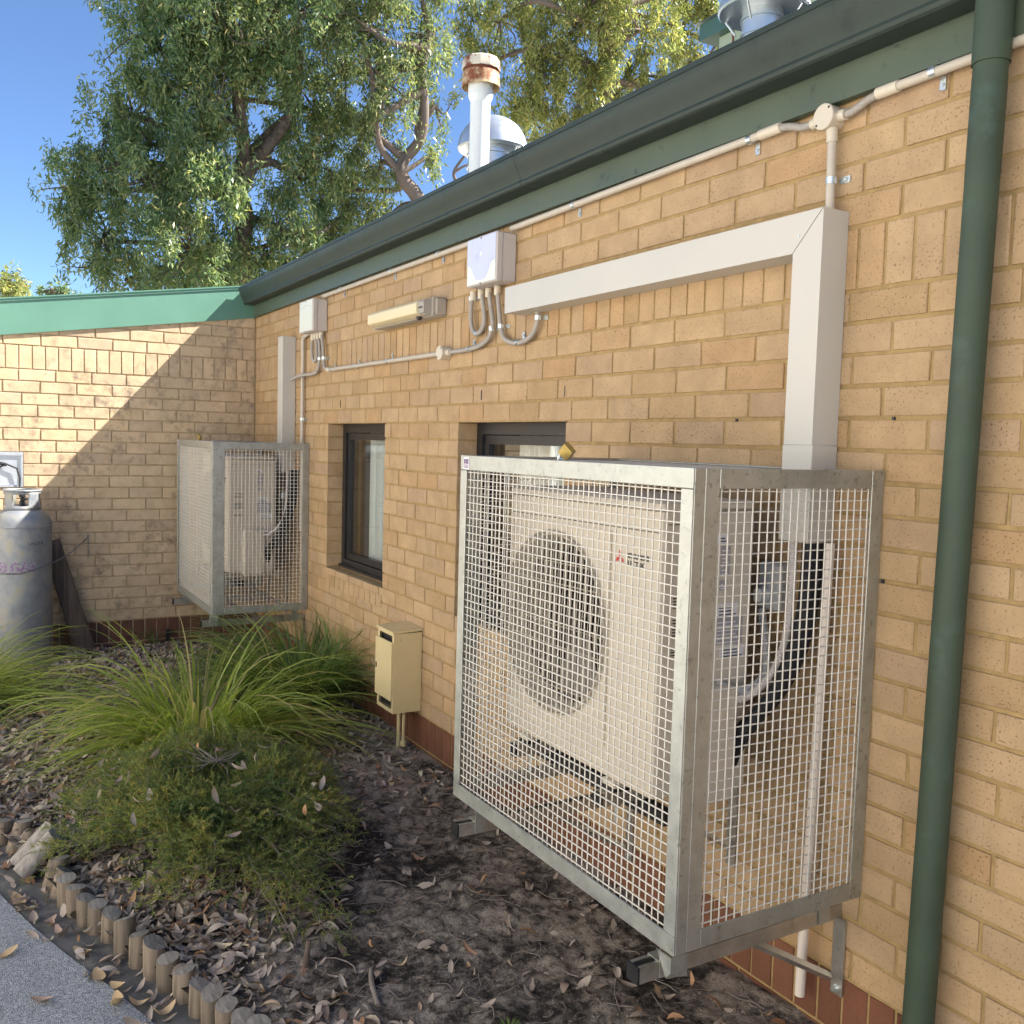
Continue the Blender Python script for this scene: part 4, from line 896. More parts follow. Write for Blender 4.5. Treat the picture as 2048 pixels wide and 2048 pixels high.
for i in range(n):
    for k in range(3):
        if not inopen(2*math.pi*(i+.5)/n+.95, (hs[k]+hs[k+1])/2): j = (i+1) % n; fs.append((i*4+k, j*4+k, j*4+k+1, i*4+k+1))
col_.add(vs, fs); co = col_.build('collar', 'steel_cyl', gc); sm_ = co.modifiers.new('s', 'SOLIDIFY'); sm_.thickness = .006
m_ = MB(); m_.tube([(cx+r0*math.cos(t*math.pi/24), cy+r0*math.sin(t*math.pi/24), -.26+1.288) for t in range(49)], .008, 8, cap=False); m_.build('collar_rim', 'steel_cyl', gc)
m_ = MB(); m_.lathe([(.02, 0), (.02, .03), (.014, .04), (.014, .06), (.022, .065), (.022, .08), (.012, .085)], (cx, cy, .915), 16); m_.tube([(cx, cy, .96), (cx+.04, cy+.03, .97)], .01, 8); m_.build('valve', 'black', gc)
def wrap(body, size, mat, ang0, z, bold=0):                            # lettering bent round the cylinder
    cu = bpy.data.curves.new('lettering', 'FONT'); cu.body = body; cu.size = size; cu.offset = bold
    to = bpy.data.objects.new('lettering', cu); COL.objects.link(to); dg = bpy.context.evaluated_depsgraph_get(); me = bpy.data.meshes.new_from_object(to.evaluated_get(dg)); COL.objects.unlink(to); bpy.data.objects.remove(to)
    off = world_loc(gb)
    for v in me.vertices:
        t = ang0+v.co.x/rr_; v.co = Vector((cx+(rr_+.0012)*math.cos(t), cy+(rr_+.0012)*math.sin(t), z+v.co.y))-off
    me.materials.clear(); me.materials.append(MAT[mat]); o = bpy.data.objects.new('lettering', me); COL.objects.link(o); o.parent = gb
wrap('ELGAS', .088, 'purple', -.95, .475, .003); wrap('UNDER', .032, 'ink', .12, .655)
ps = thing('timber_post', (.15, -1.3, -.22), 'dark weathered timber post leaning against the gas cylinder', 'post')
p0, p1 = Vector((.11, -1.285, -.235)), Vector((.10, -1.52, .64)); ax = (p1-p0).normalized(); sd = Vector((0, 1, 0))-ax*ax.y; sd.normalize(); nn = ax.cross(sd)
m_ = MB(); vs = []; random.seed(5)
for i in range(9):
    t = i/8; c_ = p0.lerp(p1, t); ww = .072-.010*t; th = .045
    for a_, b_ in ((-1, -.75), (-.8, -1), (.8, -1), (1, -.75), (1, .75), (.8, 1), (-.8, 1), (-1, .75)): vs.append(c_+sd*ww*a_*random.uniform(.95, 1.05)+nn*th*b_*random.uniform(.93, 1.07))
m_.add(vs, [(i*8+k, i*8+(k+1) % 8, (i+1)*8+(k+1) % 8, (i+1)*8+k) for i in range(8) for k in range(8)]+[tuple(range(7, -1, -1)), tuple(range(64, 72))])
po = m_.build('timber', 'sleeper', ps, smooth=50)
ch = thing('chain', (.25, -1.6, .5), 'thin steel chain looped round the gas cylinder and hooked to the brick wing', 'chain')
P = [Vector((cx+(rr_+.008)*math.cos(t), cy+(rr_+.008)*math.sin(t), .46+.0*t+.05*max(0, t+.2))) for t in np.linspace(-1.6, .72, 26)]
hook = Vector((.02, -1.262, .655)); last = P[-1]
for i in range(1, 16): t = i/15; q = last.lerp(hook, t); q.z -= .03*math.sin(math.pi*t); P.append(q)
P += [Vector((.022, -1.26, .655-.018*i)) for i in range(1, 10)]
Q = [P[0]]; acc = 0
for a_, b_ in zip(P, P[1:]):
    d = (b_-a_).length; s = .014-acc
    while s < d: Q.append(a_.lerp(b_, s/d)); s += .014
    acc = (acc+d) % .014
m_ = MB()
for i, (a_, b_) in enumerate(zip(Q, Q[1:])):
    d = (b_-a_); 
    if d.length < .004: continue
    d.normalize(); s1 = d.cross(Vector((0, 0, 1)) if abs(d.z) < .9 else Vector((1, 0, 0))).normalized(); s2 = d.cross(s1); s = (s1 if i % 2 else s2)*.0045; mid = (a_+b_)/2
    m_.tube([mid-d*.010, mid-d*.005+s, mid+d*.005+s, mid+d*.010, mid+d*.005-s, mid-d*.005-s, mid-d*.010], .0016, 5, cap=False)
m_.build('links', 'chain', ch)
m_ = MB(); m_.tube([(-.0, -1.262, .662), (.03, -1.262, .662), (.03, -1.262, .68)], .004, 8); m_.build('wall_hook', 'chain', ch)
sk = MB(); sk.box(.03, .055, -.70, -.675, -.25, -.09); tag(sk.build('garden_stake', 'black', smooth=0, loc=(.04, -.69, -.25)), 'short black stake by the plinth of the brick wing', 'stake')

# ------------------------------------------------------------------ log edging
LG = [(3.553, -1.965), (3.621, -1.932), (3.765, -1.917), (3.851, -1.909), (3.979, -1.859), (4.043, -1.838), (4.128, -1.815), (4.215, -1.792), (4.30, -1.772), (4.378, -1.745), (4.454, -1.712), (4.57, -1.684), (4.662, -1.654), (4.747, -1.622), (4.835, -1.595), (4.920, -1.565), (5.014, -1.538), (5.085, -1.518), (5.160, -1.494), (5.236, -1.469)]
LG = [(x, bed_edge(x)) for x in np.arange(2.65, 3.5, .088)]+LG+[(x, bed_edge(x)) for x in np.arange(5.31, 6.6, .078)]
random.seed(21)
for i, (x, y) in enumerate(LG):
    k = i-10                                                            # index among the measured ones
    lean = Vector((random.uniform(-.06, .06), random.uniform(-.04, .04), 1)); h = random.uniform(.085, .118); r = random.uniform(.031, .036)
    mat = 'log'
    if k in (0, 1): lean = Vector((-.25, .35, 1))
    if k in (2, 3): lean = Vector((-.12, .72, .70)); mat = 'loggrey'; r = .036; h = .16
    if k in (4, 5): lean = Vector((-.2, .25, 1))
    lean.normalize(); b0 = Vector((x, y+(.033 if k not in (2, 3) else -.01), -.275 if k not in (2, 3) else -.232)); tp = b0+lean*(h+.02)
    if k == 2: lab = 'silvery log of the garden edging tipped far over, left of its twin'
    elif k == 3: lab = 'silvery log of the garden edging tipped over beside its twin, lower one'
    else:
        OR = 'zeroth first second third fourth fifth sixth seventh eighth ninth tenth eleventh twelfth thirteenth fourteenth fifteenth sixteenth seventeenth eighteenth nineteenth twentieth'.split()
        nn_ = k-3 if k > 3 else 2-k
        w_ = OR[nn_] if nn_ <= 20 else 'twenty-'+OR[nn_-20] if nn_ < 30 else 'thirty-'+OR[nn_-30] if nn_ > 30 else 'thirtieth'
        lab = 'upright pine edging log, '+w_+(' to the right of' if k > 3 else ' to the left of')+' the tipped silvery pair'
    t_ = thing('edging_log', (x, y+.033, -.27), lab, 'log', 'logs edging the garden bed' if k not in (2, 3) else None)
    m_ = MB(); n = 18; vs = []; aa = lean.cross(Vector((1, 0, 0))).normalized(); bb = lean.cross(aa)
    ks = [1+random.uniform(-.07, .07) for _ in range(n)]; sl0 = random.uniform(0, 6.28); slk = random.uniform(.1, .42)
    for q, t in enumerate((0, .25, .5, .75, 1)):
        c_ = b0.lerp(tp, t)
        for j in range(n): th = 2*math.pi*j/n; vs.append(c_+(aa*math.cos(th)+bb*math.sin(th))*r*ks[j]*(1 if q < 4 else .97)+(lean*r*slk*math.cos(th-sl0) if q == 4 else Vector()))
    m_.add(vs, [(q*n+j, q*n+(j+1) % n, (q+1)*n+(j+1) % n, (q+1)*n+j) for q in range(4) for j in range(n)])
    if sum((vs[n]-vs[0]).cross(vs[1]-vs[0])*1.0@(vs[0]-b0) for _ in (0,)) > 0: m_.f = [f[::-1] for f in m_.f]
    m_.build('shaft', mat, t_, smooth=60)
    m_ = MB(); slope = Vector((random.uniform(-.2, .2), random.uniform(-.3, .0), 0))
    ring = [v for v in vs[4*n:5*n]]; m_.add(ring+[sum(ring, Vector())/n+lean*.003], [(j, (j+1) % n, n) for j in range(n)])
    m_.build('cut_end', 'logend', t_, smooth=0)

# ------------------------------------------------------------------ roof furniture
fl_ = thing('flue_pipe', (1.45, 1.25, 2.9), 'white flue pipe with rusty cap rising above the gutter', 'flue')
cxx, cyy = 1.452, 1.243
m_ = MB(); m_.lathe([(.074, 2.85), (.074, 3.93), (.076, 3.945), (.090, 3.975), (.092, 3.985), (.092, 4.075)], (cxx, cyy, 0), 32); m_.build('pipe', 'flue', fl_)
m_ = MB(); m_.lathe([(.092, 4.0755), (.088, 4.10), (.128, 4.10), (.137, 4.04), (.142, 4.045), (.134, 4.145), (.12, 4.15)], (cxx, cyy, 0), 32); m_.build('lower_ring', 'rust2', fl_)
m_ = MB(); m_.lathe([(.122, 4.128), (.128, 4.178)], (cxx, cyy, 0), 32); m_.build('gap_ring', 'rustdark', fl_)
m_ = MB(); m_.lathe([(.120, 4.176), (.141, 4.165), (.143, 4.175), (.136, 4.235), (.128, 4.245), (.0, 4.262)], (cxx, cyy, 0), 12); m_.build('cap', 'rust', fl_, smooth=20)
def ventil(c, s, label, tall):
    o = thing('roof_ventilator', c, label, 'ventilator', 'domed metal ventilators on the roof')
    x, y_, z = c
    m_ = MB(); zb_ = roofline(y_)-z-.03
    q = .205*s if s > .9 else .135*s; m_.lathe([(q, zb_), (q, -.04*s), (q+.01*s, -.035*s), (q+.01*s, -.02*s), (q, -.015*s), (q, .06*s), (q+.011*s, .065*s), (q+.011*s, .08*s), (q, .085*s), (q, .14*s)], c, 36); m_.build('throat', 'vent', o)
    m_ = MB(); pr = [(.23*s, .125*s), (.285*s, .118*s), (.296*s, .13*s)]+[(.294*s*math.cos(a), .13*s+.275*s*math.sin(a)) for a in np.linspace(.08, 1.5, 12)]+[(0, .406*s)]
    m_.lathe(pr, c, 40); m_.build('dome', 'vent', o)
    for k in range(4): t = .4+k*math.pi/2; m_ = MB(); m_.tube([(x+.19*s*math.cos(t), y_+.19*s*math.sin(t), z+.02*s), (x+.27*s*math.cos(t), y_+.27*s*math.sin(t), z+.13*s)], .008*s, 6); m_.build('stay', 'vent', o)
    m_ = MB(); m_.tube([(x+.26*s, y_+.14*s, z+.13*s), (x+.42*s, y_+.22*s, z-.25*s)], .012*s, 8); m_.build('support_rod', 'vent', o)
ventil((.60, 1.82, 3.78), 1.0, 'domed metal roof ventilator standing behind the white flue', 1)
ventil((3.82, 1.72, 3.73), .82, 'domed metal roof ventilator cut by the top edge of the picture', 1)
cl = thing('roof_monitor', (5, 4, 3.4), 'green raised roof section with pale cladding at the top right', 'roof')
m_ = MB(); m_.box(1.62, 9, 3.37, 6.5, 3.3, 4.838); m_.build('cladding', 'clad', cl, smooth=0)
for i in range(7):
    m_ = MB(); m_.box(1.78+i*1.1, 1.795+i*1.1, 3.362, 3.3695, 3.4, 4.83); m_.build('cover_strip', 'rustdark', cl, smooth=0)
m_ = MB(); m_.box(1.46, 9.3, 3.29, 6.8, 4.84, 4.975); m_.build('fascia', 'fascia2', cl, smooth=0)
m_ = MB(); m_.add([(1.42, 3.25, 4.976), (9.35, 3.25, 4.976), (9.35, 6.9, 5.75), (1.42, 6.9, 5.75)], [(0, 1, 2, 3)]); m_.build('roof_sheet', 'roof', cl, smooth=0)
m_ = MB(); m_.box(2.05, 9, 3.33, 3.3615, 3.3, 4.72); m_.build('flashing', 'rustdark', cl, smooth=0)

# ------------------------------------------------------------------ trees
def limb(mb, pts, r0, r1):
    P = smooth_path(pts, 5); n = len(P); mb.tube(P, [r0+(r1-r0)*(i/(n-1))**.8 for i in range(n)], 9, cap=False)
    return P
def leaves(centres, radii, nper, size, droop, rng, outer=.5):
    """hanging leaf clumps; returns verts, faces"""
    A = []
    for c, r in zip(centres, radii):
        m = int(nper*rng.uniform(.6, 1.4)); d = rng.normal(size=(m, 3)); d /= np.linalg.norm(d, axis=1)[:, None]
        k = rng.random(m)**outer; A.append(np.array(c)+d*k[:, None]*np.array(r))
    p = np.concatenate(A); n = len(p)
    d = rng.normal(size=(n, 3))*.62; d[:, 2] -= droop; d /= np.linalg.norm(d, axis=1)[:, None]
    s = np.cross(d, rng.normal(size=(n, 3))); s /= np.linalg.norm(s, axis=1)[:, None]
    nn = np.cross(d, s); L = size*rng.uniform(.6, 1.35, n)[:, None]; W_ = L*.27
    v = np.stack([p, p+d*L*.42+s*W_*.5+nn*L*.05, p+d*L+nn*L*-.10, p+d*L*.42-s*W_*.5+nn*L*.05], 1).reshape(-1, 3)
    f = np.arange(4*n).reshape(-1, 4); return v, f
def make_tree(label, base, trunk, lobes, mat, bark, nclump, nper, size, droop, seed, extra=(), group='gum trees behind the building'):
    rng = np.random.default_rng(seed); t = thing('gum_tree', base, label, 'tree', group)
    tm = MB(); P = limb(tm, trunk[0], trunk[1], trunk[2])
    for e in extra: limb(tm, e[0], e[1], e[2])
    cs, rs = [], []
    for (c, r) in lobes:
        c = Vector(c); st = min(P, key=lambda q: (q-c).length+max(0, q.z-c.z)*2)
        mid = st.lerp(c, .5)+Vector(rng.normal(size=3))*.25; Q = limb(tm, [st, mid, c], .07, .03)
        vol = r[0]*r[1]*r[2]; m = max(6, int(nclump*vol**.7))
        for _ in range(m):
            d = rng.normal(size=3); d /= np.linalg.norm(d); k = rng.random()**.42*.97; q = np.array(c)+d*k*np.array(r)
            cr = rng.uniform(.14, .34); cs.append(q); rs.append((cr*.72, cr*.72, cr*1.3))
            if rng.random() < .30: limb(tm, [Vector(c), (Vector(q)+c)/2+Vector(rng.normal(size=3))*.12, Vector(q)], .022, .006)
    tm.build('trunk', bark, t, smooth=60)
    v, f = leaves(cs, rs, nper, size, droop, rng)
    cr = fast_mesh('crown', v, f, mat, t); tag(cr, kind='stuff')
    return t
LA = [((-9.21, -0.5, 5.29), (0.6, 0.57, 0.69)), ((-8.82, -0.07, 4.49), (0.71, 0.67, 0.81)), ((-9.09, -0.14, 5.63), (0.58, 0.55, 0.55)), ((-8.31, 0.31, 6.36), (0.8, 0.76, 0.9)), ((-7.94, 0.65, 7.3), (0.94, 0.9, 0.99)), ((-8.03, 0.52, 5.35), (1.01, 0.96, 0.96)), ((-7.54, 0.37, 8.38), (1.13, 1.08, 1.08)), ((-7.64, 1.04, 4.29), (1.06, 1.01, 0.76)), ((-7.59, 1.25, 6.42), (1.01, 0.96, 1.04)), ((-7.1, 1.35, 7.68), (1.19, 1.13, 0.87)), ((-7.38, 1.28, 5.25), (0.89, 0.84, 0.84)), ((-7.57, 2.24, 7.3), (1.04, 0.99, 0.9)), ((-6.71, 2.45, 7.88), (1.1, 1.04, 0.78)), ((-6.89, 2.18, 8.89), (1.88, 1.79, 0.99)), ((-7.73, 2.52, 4.65), (0.82, 0.78, 0.78)), ((-7.83, 2.91, 5.93), (0.85, 0.81, 0.99)), ((-8.5, 3.5, 4.56), (0.87, 0.83, 0.74)), ((-8.0, 3.13, 6.9), (0.78, 0.74, 0.74)), ((-8.7, 3.93, 5.43), (0.8, 0.76, 0.85)), ((-8.98, 2.15, 4.13), (1.55, 1.48, 0.46)), ((-8.87, 0.28, 3.91), (0.66, 0.63, 0.45))]
LB_ = [((-6.43, 3.46, 7.73), (0.82, 0.78, 0.78)), ((-6.55, 3.86, 7.03), (0.73, 0.7, 0.78)), ((-6.54, 4.44, 7.84), (0.75, 0.72, 0.81)), ((-6.77, 4.75, 6.96), (0.42, 0.4, 0.63)), ((-7.34, 3.76, 6.52), (0.66, 0.63, 0.63)), ((-7.41, 4.06, 5.94), (0.57, 0.54, 0.54)), ((-8.12, 3.81, 5.73), (0.58, 0.55, 0.65)), ((-6.26, 4.12, 8.73), (1.32, 1.26, 0.81)), ((-6.57, 4.59, 6.08), (0.27, 0.26, 0.35)), ((-7.64, 3.51, 7.52), (0.78, 0.74, 0.92)), ((-7.95, 4.48, 5.37), (0.48, 0.46, 0.42)), ((-8.7, 4.23, 4.94), (0.8, 0.76, 0.57))]
LC = [((-8.3, 6.78, 9.34), (1.0, 0.95, 0.84)), ((-8.13, 7.57, 8.74), (1.0, 0.95, 0.95)), ((-8.73, 6.6, 8.62), (0.55, 0.53, 0.63)), ((-7.52, 8.05, 9.37), (1.22, 1.16, 0.95)), ((-8.5, 7.6, 7.83), (0.89, 0.84, 0.74)), ((-7.73, 8.47, 8.34), (1.11, 1.06, 0.84)), ((-8.49, 8.66, 7.73), (0.8, 0.76, 0.65)), ((-6.93, 9.01, 9.21), (1.0, 0.95, 0.84)), ((-7.45, 9.56, 8.67), (0.68, 0.65, 0.54)), ((-7.08, 10.2, 9.73), (0.81, 0.78, 0.78)), ((-6.83, 10.77, 9.31), (0.47, 0.44, 0.55)), ((-7.1, 8.73, 10.46), (2.84, 2.7, 0.97)), ((-9.69, 7.73, 7.68), (0.47, 0.44, 0.66)), ((-8.3, 9.61, 8.16), (0.58, 0.55, 0.44)), ((-7.12, 10.52, 9.16), (0.35, 0.33, 0.44))]
LD = [((-31.83, -0.53, 6.76), (0.89, 0.84, 0.55)), ((-31.87, -0.29, 6.34), (0.89, 0.84, 0.42))]
LE = [((-29.78, 0.87, 6.38), (0.51, 0.48, 0.28)), ((-29.78, 1.11, 6.2), (0.42, 0.4, 0.16)), ((-29.74, 1.59, 6.17), (0.63, 0.6, 0.12))]
make_tree('tall dark green gum tree with dark trunk rising behind the green barge board', (-8.9, 2.2, -.28), ([(-8.9, 2.2, -.28), (-8.62, 2.11, 2.9), (-8.48, 2.09, 4.06), (-8.32, 2.0, 4.52), (-8.1, 2.0, 5.04), (-8.04, 1.89, 5.41), (-7.88, 1.92, 6.01), (-7.75, 1.82, 6.5), (-7.66, 1.71, 7.44)], .21, .09),
    LA, 'leafA', 'bark', 70, 104, .098, .75, 1, [([(-8.05, 1.95, 5.4), (-7.95, 2.0, 5.69), (-7.81, 2.32, 5.87), (-7.56, 2.62, 5.66), (-7.45, 2.71, 5.57)], .09, .05), ([(-8.0, 1.95, 5.5), (-7.9, 2.06, 5.8), (-7.63, 2.43, 6.35), (-7.61, 2.66, 6.86), (-7.35, 2.65, 7.55)], .13, .07)])
make_tree('gum tree with pale curved limb leaning just left of the white flue', (-7.2, 5.3, -.28), ([(-7.2, 5.3, -.28), (-6.91, 4.89, 4.15), (-6.81, 4.54, 5.32), (-6.84, 4.25, 5.69), (-6.79, 4.2, 5.94), (-6.58, 4.41, 6.29), (-6.43, 4.41, 6.72), (-6.38, 4.34, 7.23), (-6.29, 4.41, 7.9)], .16, .05),
    LB_, 'leafB', 'barkpale', 48, 96, .098, .8, 2, [([(-6.82, 4.22, 5.8), (-6.86, 4.01, 5.97), (-6.87, 3.83, 6.18), (-6.79, 3.73, 6.53), (-6.73, 3.63, 7.11)], .07, .04), ([(-6.9, 4.9, 4.2), (-6.6, 5.0, 5.2), (-6.49, 5.05, 5.62), (-6.46, 4.97, 5.84), (-6.31, 5.09, 6.1)], .05, .02), ([(-6.46, 4.97, 5.84), (-6.33, 5.15, 5.96), (-6.24, 5.34, 5.93)], .025, .012), ([(-6.75, 3.7, 7.0), (-6.64, 3.46, 7.5), (-6.56, 3.39, 7.75), (-6.51, 3.53, 8.0)], .05, .03)])
make_tree('sunlit yellowish gum tree behind the roof to the right of the flue', (-8.3, 10, -.28), ([(-8.3, 10, -.28), (-7.94, 9.6, 5.4), (-7.4, 8.56, 8.9), (-7.15, 8.59, 9.37), (-6.89, 8.42, 10.03)], .25, .08),
    LC, 'leafC', 'barkpale', 44, 104, .108, .8, 3)
make_tree('small distant tree top peeping over the pale green roof at the left edge', (-32, -.4, -.28), ([(-32, -.4, -.28), (-31.98, -.37, 5.43), (-31.81, -.45, 6.85)], .2, .05), LD, 'leafC', 'bark', 40, 40, .2, .5, 4, group='distant tree tops')
make_tree('tiny dark tree top just above the pale green roof left of the tall gum', (-30, 1, -.28), ([(-30, 1, -.28), (-29.89, .95, 5.35), (-29.77, .98, 6.39)], .2, .05), LE, 'leafA', 'bark', 60, 40, .2, .4, 5, group='distant tree tops')

# ------------------------------------------------------------------ strappy grass clumps
def blades(name, label, base, n, length, spread, mat, seed, up=.55, wid=.0055, lean=(0, 0), rb=.10, tall=0, group='strappy grass clumps'):
    rng = np.random.default_rng(seed); t = thing(name, (base[0], base[1], hz(base[0], base[1])), label, 'grass clump', group)
    V_, F_ = [], []; SEG = 7
    for i in range(n):
        az = rng.uniform(0, 2*math.pi); rr = rb*math.sqrt(rng.random()); el = rng.uniform(up-.30, up+.55) if rng.random() > .14 else rng.uniform(.8, 1.35)
        L = length*rng.uniform(.55, 1.15)*(1.0 if i >= tall else .95)
        if i < tall: el = rng.uniform(1.25, 1.5)
        dh = np.array((math.cos(az)+lean[0], math.sin(az)+lean[1], 0)); dh /= np.linalg.norm(dh)
        p = np.array((base[0]+rr*math.cos(az), base[1]+rr*math.sin(az), hz(base[0], base[1])-.01)); el0 = el
        bend = (.35+el*1.15)*rng.uniform(.85, 1.3)*spread*(1 if i >= tall else .45); w0 = wid*rng.uniform(.6, 1.25); tw = rng.uniform(-.6, .6); k0 = len(V_)
        for s in range(SEG+1):
            f = s/SEG; a = el0-bend*f**1.5; d = dh*math.cos(a)+np.array((0, 0, math.sin(a)))
            side = np.cross(dh, (0, 0, 1)); side = side*math.cos(tw*f*2)+np.cross(d, side)*math.sin(tw*f*2)
            w_ = w0*(1-.9*f**2.2)*(.75+.25*min(1, f*5)); gzv = hz(p[0], p[1])+.008 if 0 < p[0] < 11 and p[1] < 0 else -.25
            if p[2] < gzv: p[2] = gzv+rng.uniform(0, .01)
            V_.append(p-side*w_/2); V_.append(p+side*w_/2); p = p+d*L/SEG
            if p[1] > -.012: p[1] = -.012-rng.uniform(0, .02)
        for s in range(SEG): F_.append((k0+2*s, k0+2*s+1, k0+2*s+3, k0+2*s+2))
    o = fast_mesh('blades', np.array(V_), np.array(F_), mat, t, smooth=True); tag(o, kind='stuff'); return t
blades('grass_clump', 'large bright green arching grass clump in the middle of the bed', (2.70, -1.02, 0), 950, .84, 1.12, 'blade', 1, up=.42, lean=(.10, 0), rb=.22, tall=16, wid=.0125)
blades('grass_clump', 'darker green grass clump against the wall below the far cage', (2.12, -.30, 0), 1000, .72, .8, 'bladed', 2, up=.75, rb=.26, wid=.010, lean=(0, -.2), tall=20)
blades('grass_clump', 'green grass clump at the left edge in front of the gas cylinder', (1.45, -2.16, 0), 1000, .72, 1.0, 'blade', 3, up=.5, rb=.15, tall=12, wid=.008)
blades('weed', 'small green weed growing at the plinth beside the black stake', (.12, -.80, 0), 26, .22, .8, 'bladed', 4, up=.9, rb=.02, group='small weeds')
blades('weed', 'tiny green moss-like weed on the bare soil in front of the large cage', (5.62, -.80, 0), 90, .035, .6, 'bladed', 6, up=.7, rb=.02, wid=.003, group='small weeds')

def leaf_geo(rng, p, L, Wd, yaw, tilt, roll, curl, fold, lift=.006, NS=5):
    """curled leaf sheet: NS+1 cross rows of 3 points"""
    rows = []
    for s in range(NS+1):
        f = s/NS; wv = Wd*math.sin(math.pi*min(.98, max(.04, f*.94+.03)))**.75
        x = L*(f-.5); zc = curl*L*((f-.5)**2*4-.35)+.012*math.sin(f*9+yaw)*L
        for k, e in ((-1, -1), (0, 0), (1, 1)): rows.append((x+.02*L*k*math.sin(f*7), wv*.5*e*(1-.25*abs(fold)), zc+abs(e)*fold*wv*.5))
    R_ = Matrix.Rotation(yaw, 3, 'Z')@Matrix.Rotation(tilt, 3, 'Y')@Matrix.Rotation(roll, 3, 'X')
    q = [R_@Vector(r) for r in rows]; zmin = min(v.z for v in q)
    vs = [(v.x+p[0], v.y+p[1], v.z-zmin*.65+p[2]+lift*.2) for v in q]
    fs = [(s*3+k, s*3+k+1, s*3+k+4, s*3+k+3) for s in range(NS) for k in range(2)]
    return vs, fs
# ------------------------------------------------------------------ prostrate shrub
def shrub():
    rng = np.random.default_rng(8); bx, by = 3.92, -1.22
    t = thing('shrub', (bx, by, hz(bx, by)), 'low spreading olive green needle-leaved shrub behind the log edging', 'shrub')
    tw = MB(); NV = []
    def h(x, y):
        return .34*max(0, 1-((x-bx)/.80)**2-((y-by)/.60)**2)**.6
    for i in range(470):
        az = rng.uniform(0, 2*math.pi); L = rng.uniform(.35, 1.0)*(1+.16*math.sin(3*az+1)+.10*math.sin(7*az)); ex, ey = math.cos(az)*.86*L, math.sin(az)*.58*L
        r = (L)**.8; z0 = hz(bx, by)
        top = z0+.04+.29*math.sqrt(max(0, 1-L*L*.92))*rng.uniform(.55, 1.12)
        p0 = np.array((bx+ex*.25*rng.random(), by+ey*.25*rng.random(), z0)); p2 = np.array((bx+ex, by+ey, max(top, hz(bx+ex, min(by+ey, -.1))+.03))); p1 = (p0+p2)/2+np.array((0, 0, .12*rng.uniform(.5, 1.2)))
        p2[2] -= .02
        n = 14; P = [(1-s)**2*p0+2*s*(1-s)*p1+s*s*p2+rng.normal(size=3)*.004 for s in np.linspace(0, 1, n)]
        tw.tube([Vector(p) for p in P[3:]], [.0036*(1-.7*k/(n-3)) for k in range(n-3)], 5, cap=False)
        if i % 9 == 0: continue
        # side shoots with needles
        for s in range(4, n):
            for _ in range(2):
                d = rng.normal(size=3); d[2] = abs(d[2])*.6-.2; d += (P[s]-P[s-1])/np.linalg.norm(P[s]-P[s-1])*1.1; d /= np.linalg.norm(d); l = rng.uniform(.05, .13); a = P[s]; b = a+d*l
                m = 30; f = rng.random(m)[:, None]; q = a+(b-a)*f; nd_ = rng.normal(size=(m, 3))*.55+d*.9; nd_ /= np.linalg.norm(nd_, axis=1)[:, None]
                NV.append(np.concatenate([q, nd_], 1))
    for i in range(34):                                                   # bare grey twigs near the crown
        az = rng.uniform(0, 6.28); c = np.array((bx-.03, by+.02, hz(bx, by)+.31)) if i < 16 else np.array((bx+rng.uniform(-.5, .5), by+rng.uniform(-.35, .35), hz(bx, by)+.25))
        d = np.array((math.cos(az), math.sin(az), rng.uniform(-.2, .5))); tw.tube([Vector(c), Vector(c+d*.05+rng.normal(size=3)*.006), Vector(c+d*rng.uniform(.08, .17)+rng.normal(size=3)*.01)], [.0024, .002, .0009], 5, cap=False)
    lf = MB()
    for i in range(34):
        x = bx+rng.uniform(-.65, .65); y = by+rng.uniform(-.45, .4); k = ((x-bx)/.86)**2+((y-by)/.58)**2
        if k > .85: continue
        L = rng.uniform(.035, .07); lf.add(*leaf_geo(rng, (x, y, hz(bx, by)+.05+.29*math.sqrt(1-k)), L, L*.42, rng.uniform(0, 6.28), rng.normal()*.7, rng.normal()*.7, .2, .3, NS=4))
    lf.build('caught_leaves', 'litter', t, smooth=60)['kind'] = 'stuff'
    tw.build('twigs', 'twig', t, smooth=60)['kind'] = 'stuff'
    A = np.concatenate(NV); p, d = A[:, :3], A[:, 3:]; n = len(p); s = np.cross(d, rng.normal(size=(n, 3))); s /= np.linalg.norm(s, axis=1)[:, None]
    L = rng.uniform(.009, .018, n)[:, None]; w_ = .0028
    v = np.stack([p-s*w_*.5, p+s*w_*.5, p+d*L+s*w_*.25, p+d*L-s*w_*.25], 1).reshape(-1, 3)
    tag(fast_mesh('foliage', v, np.arange(4*n).reshape(-1, 4), 'needle', t), kind='stuff')
shrub()

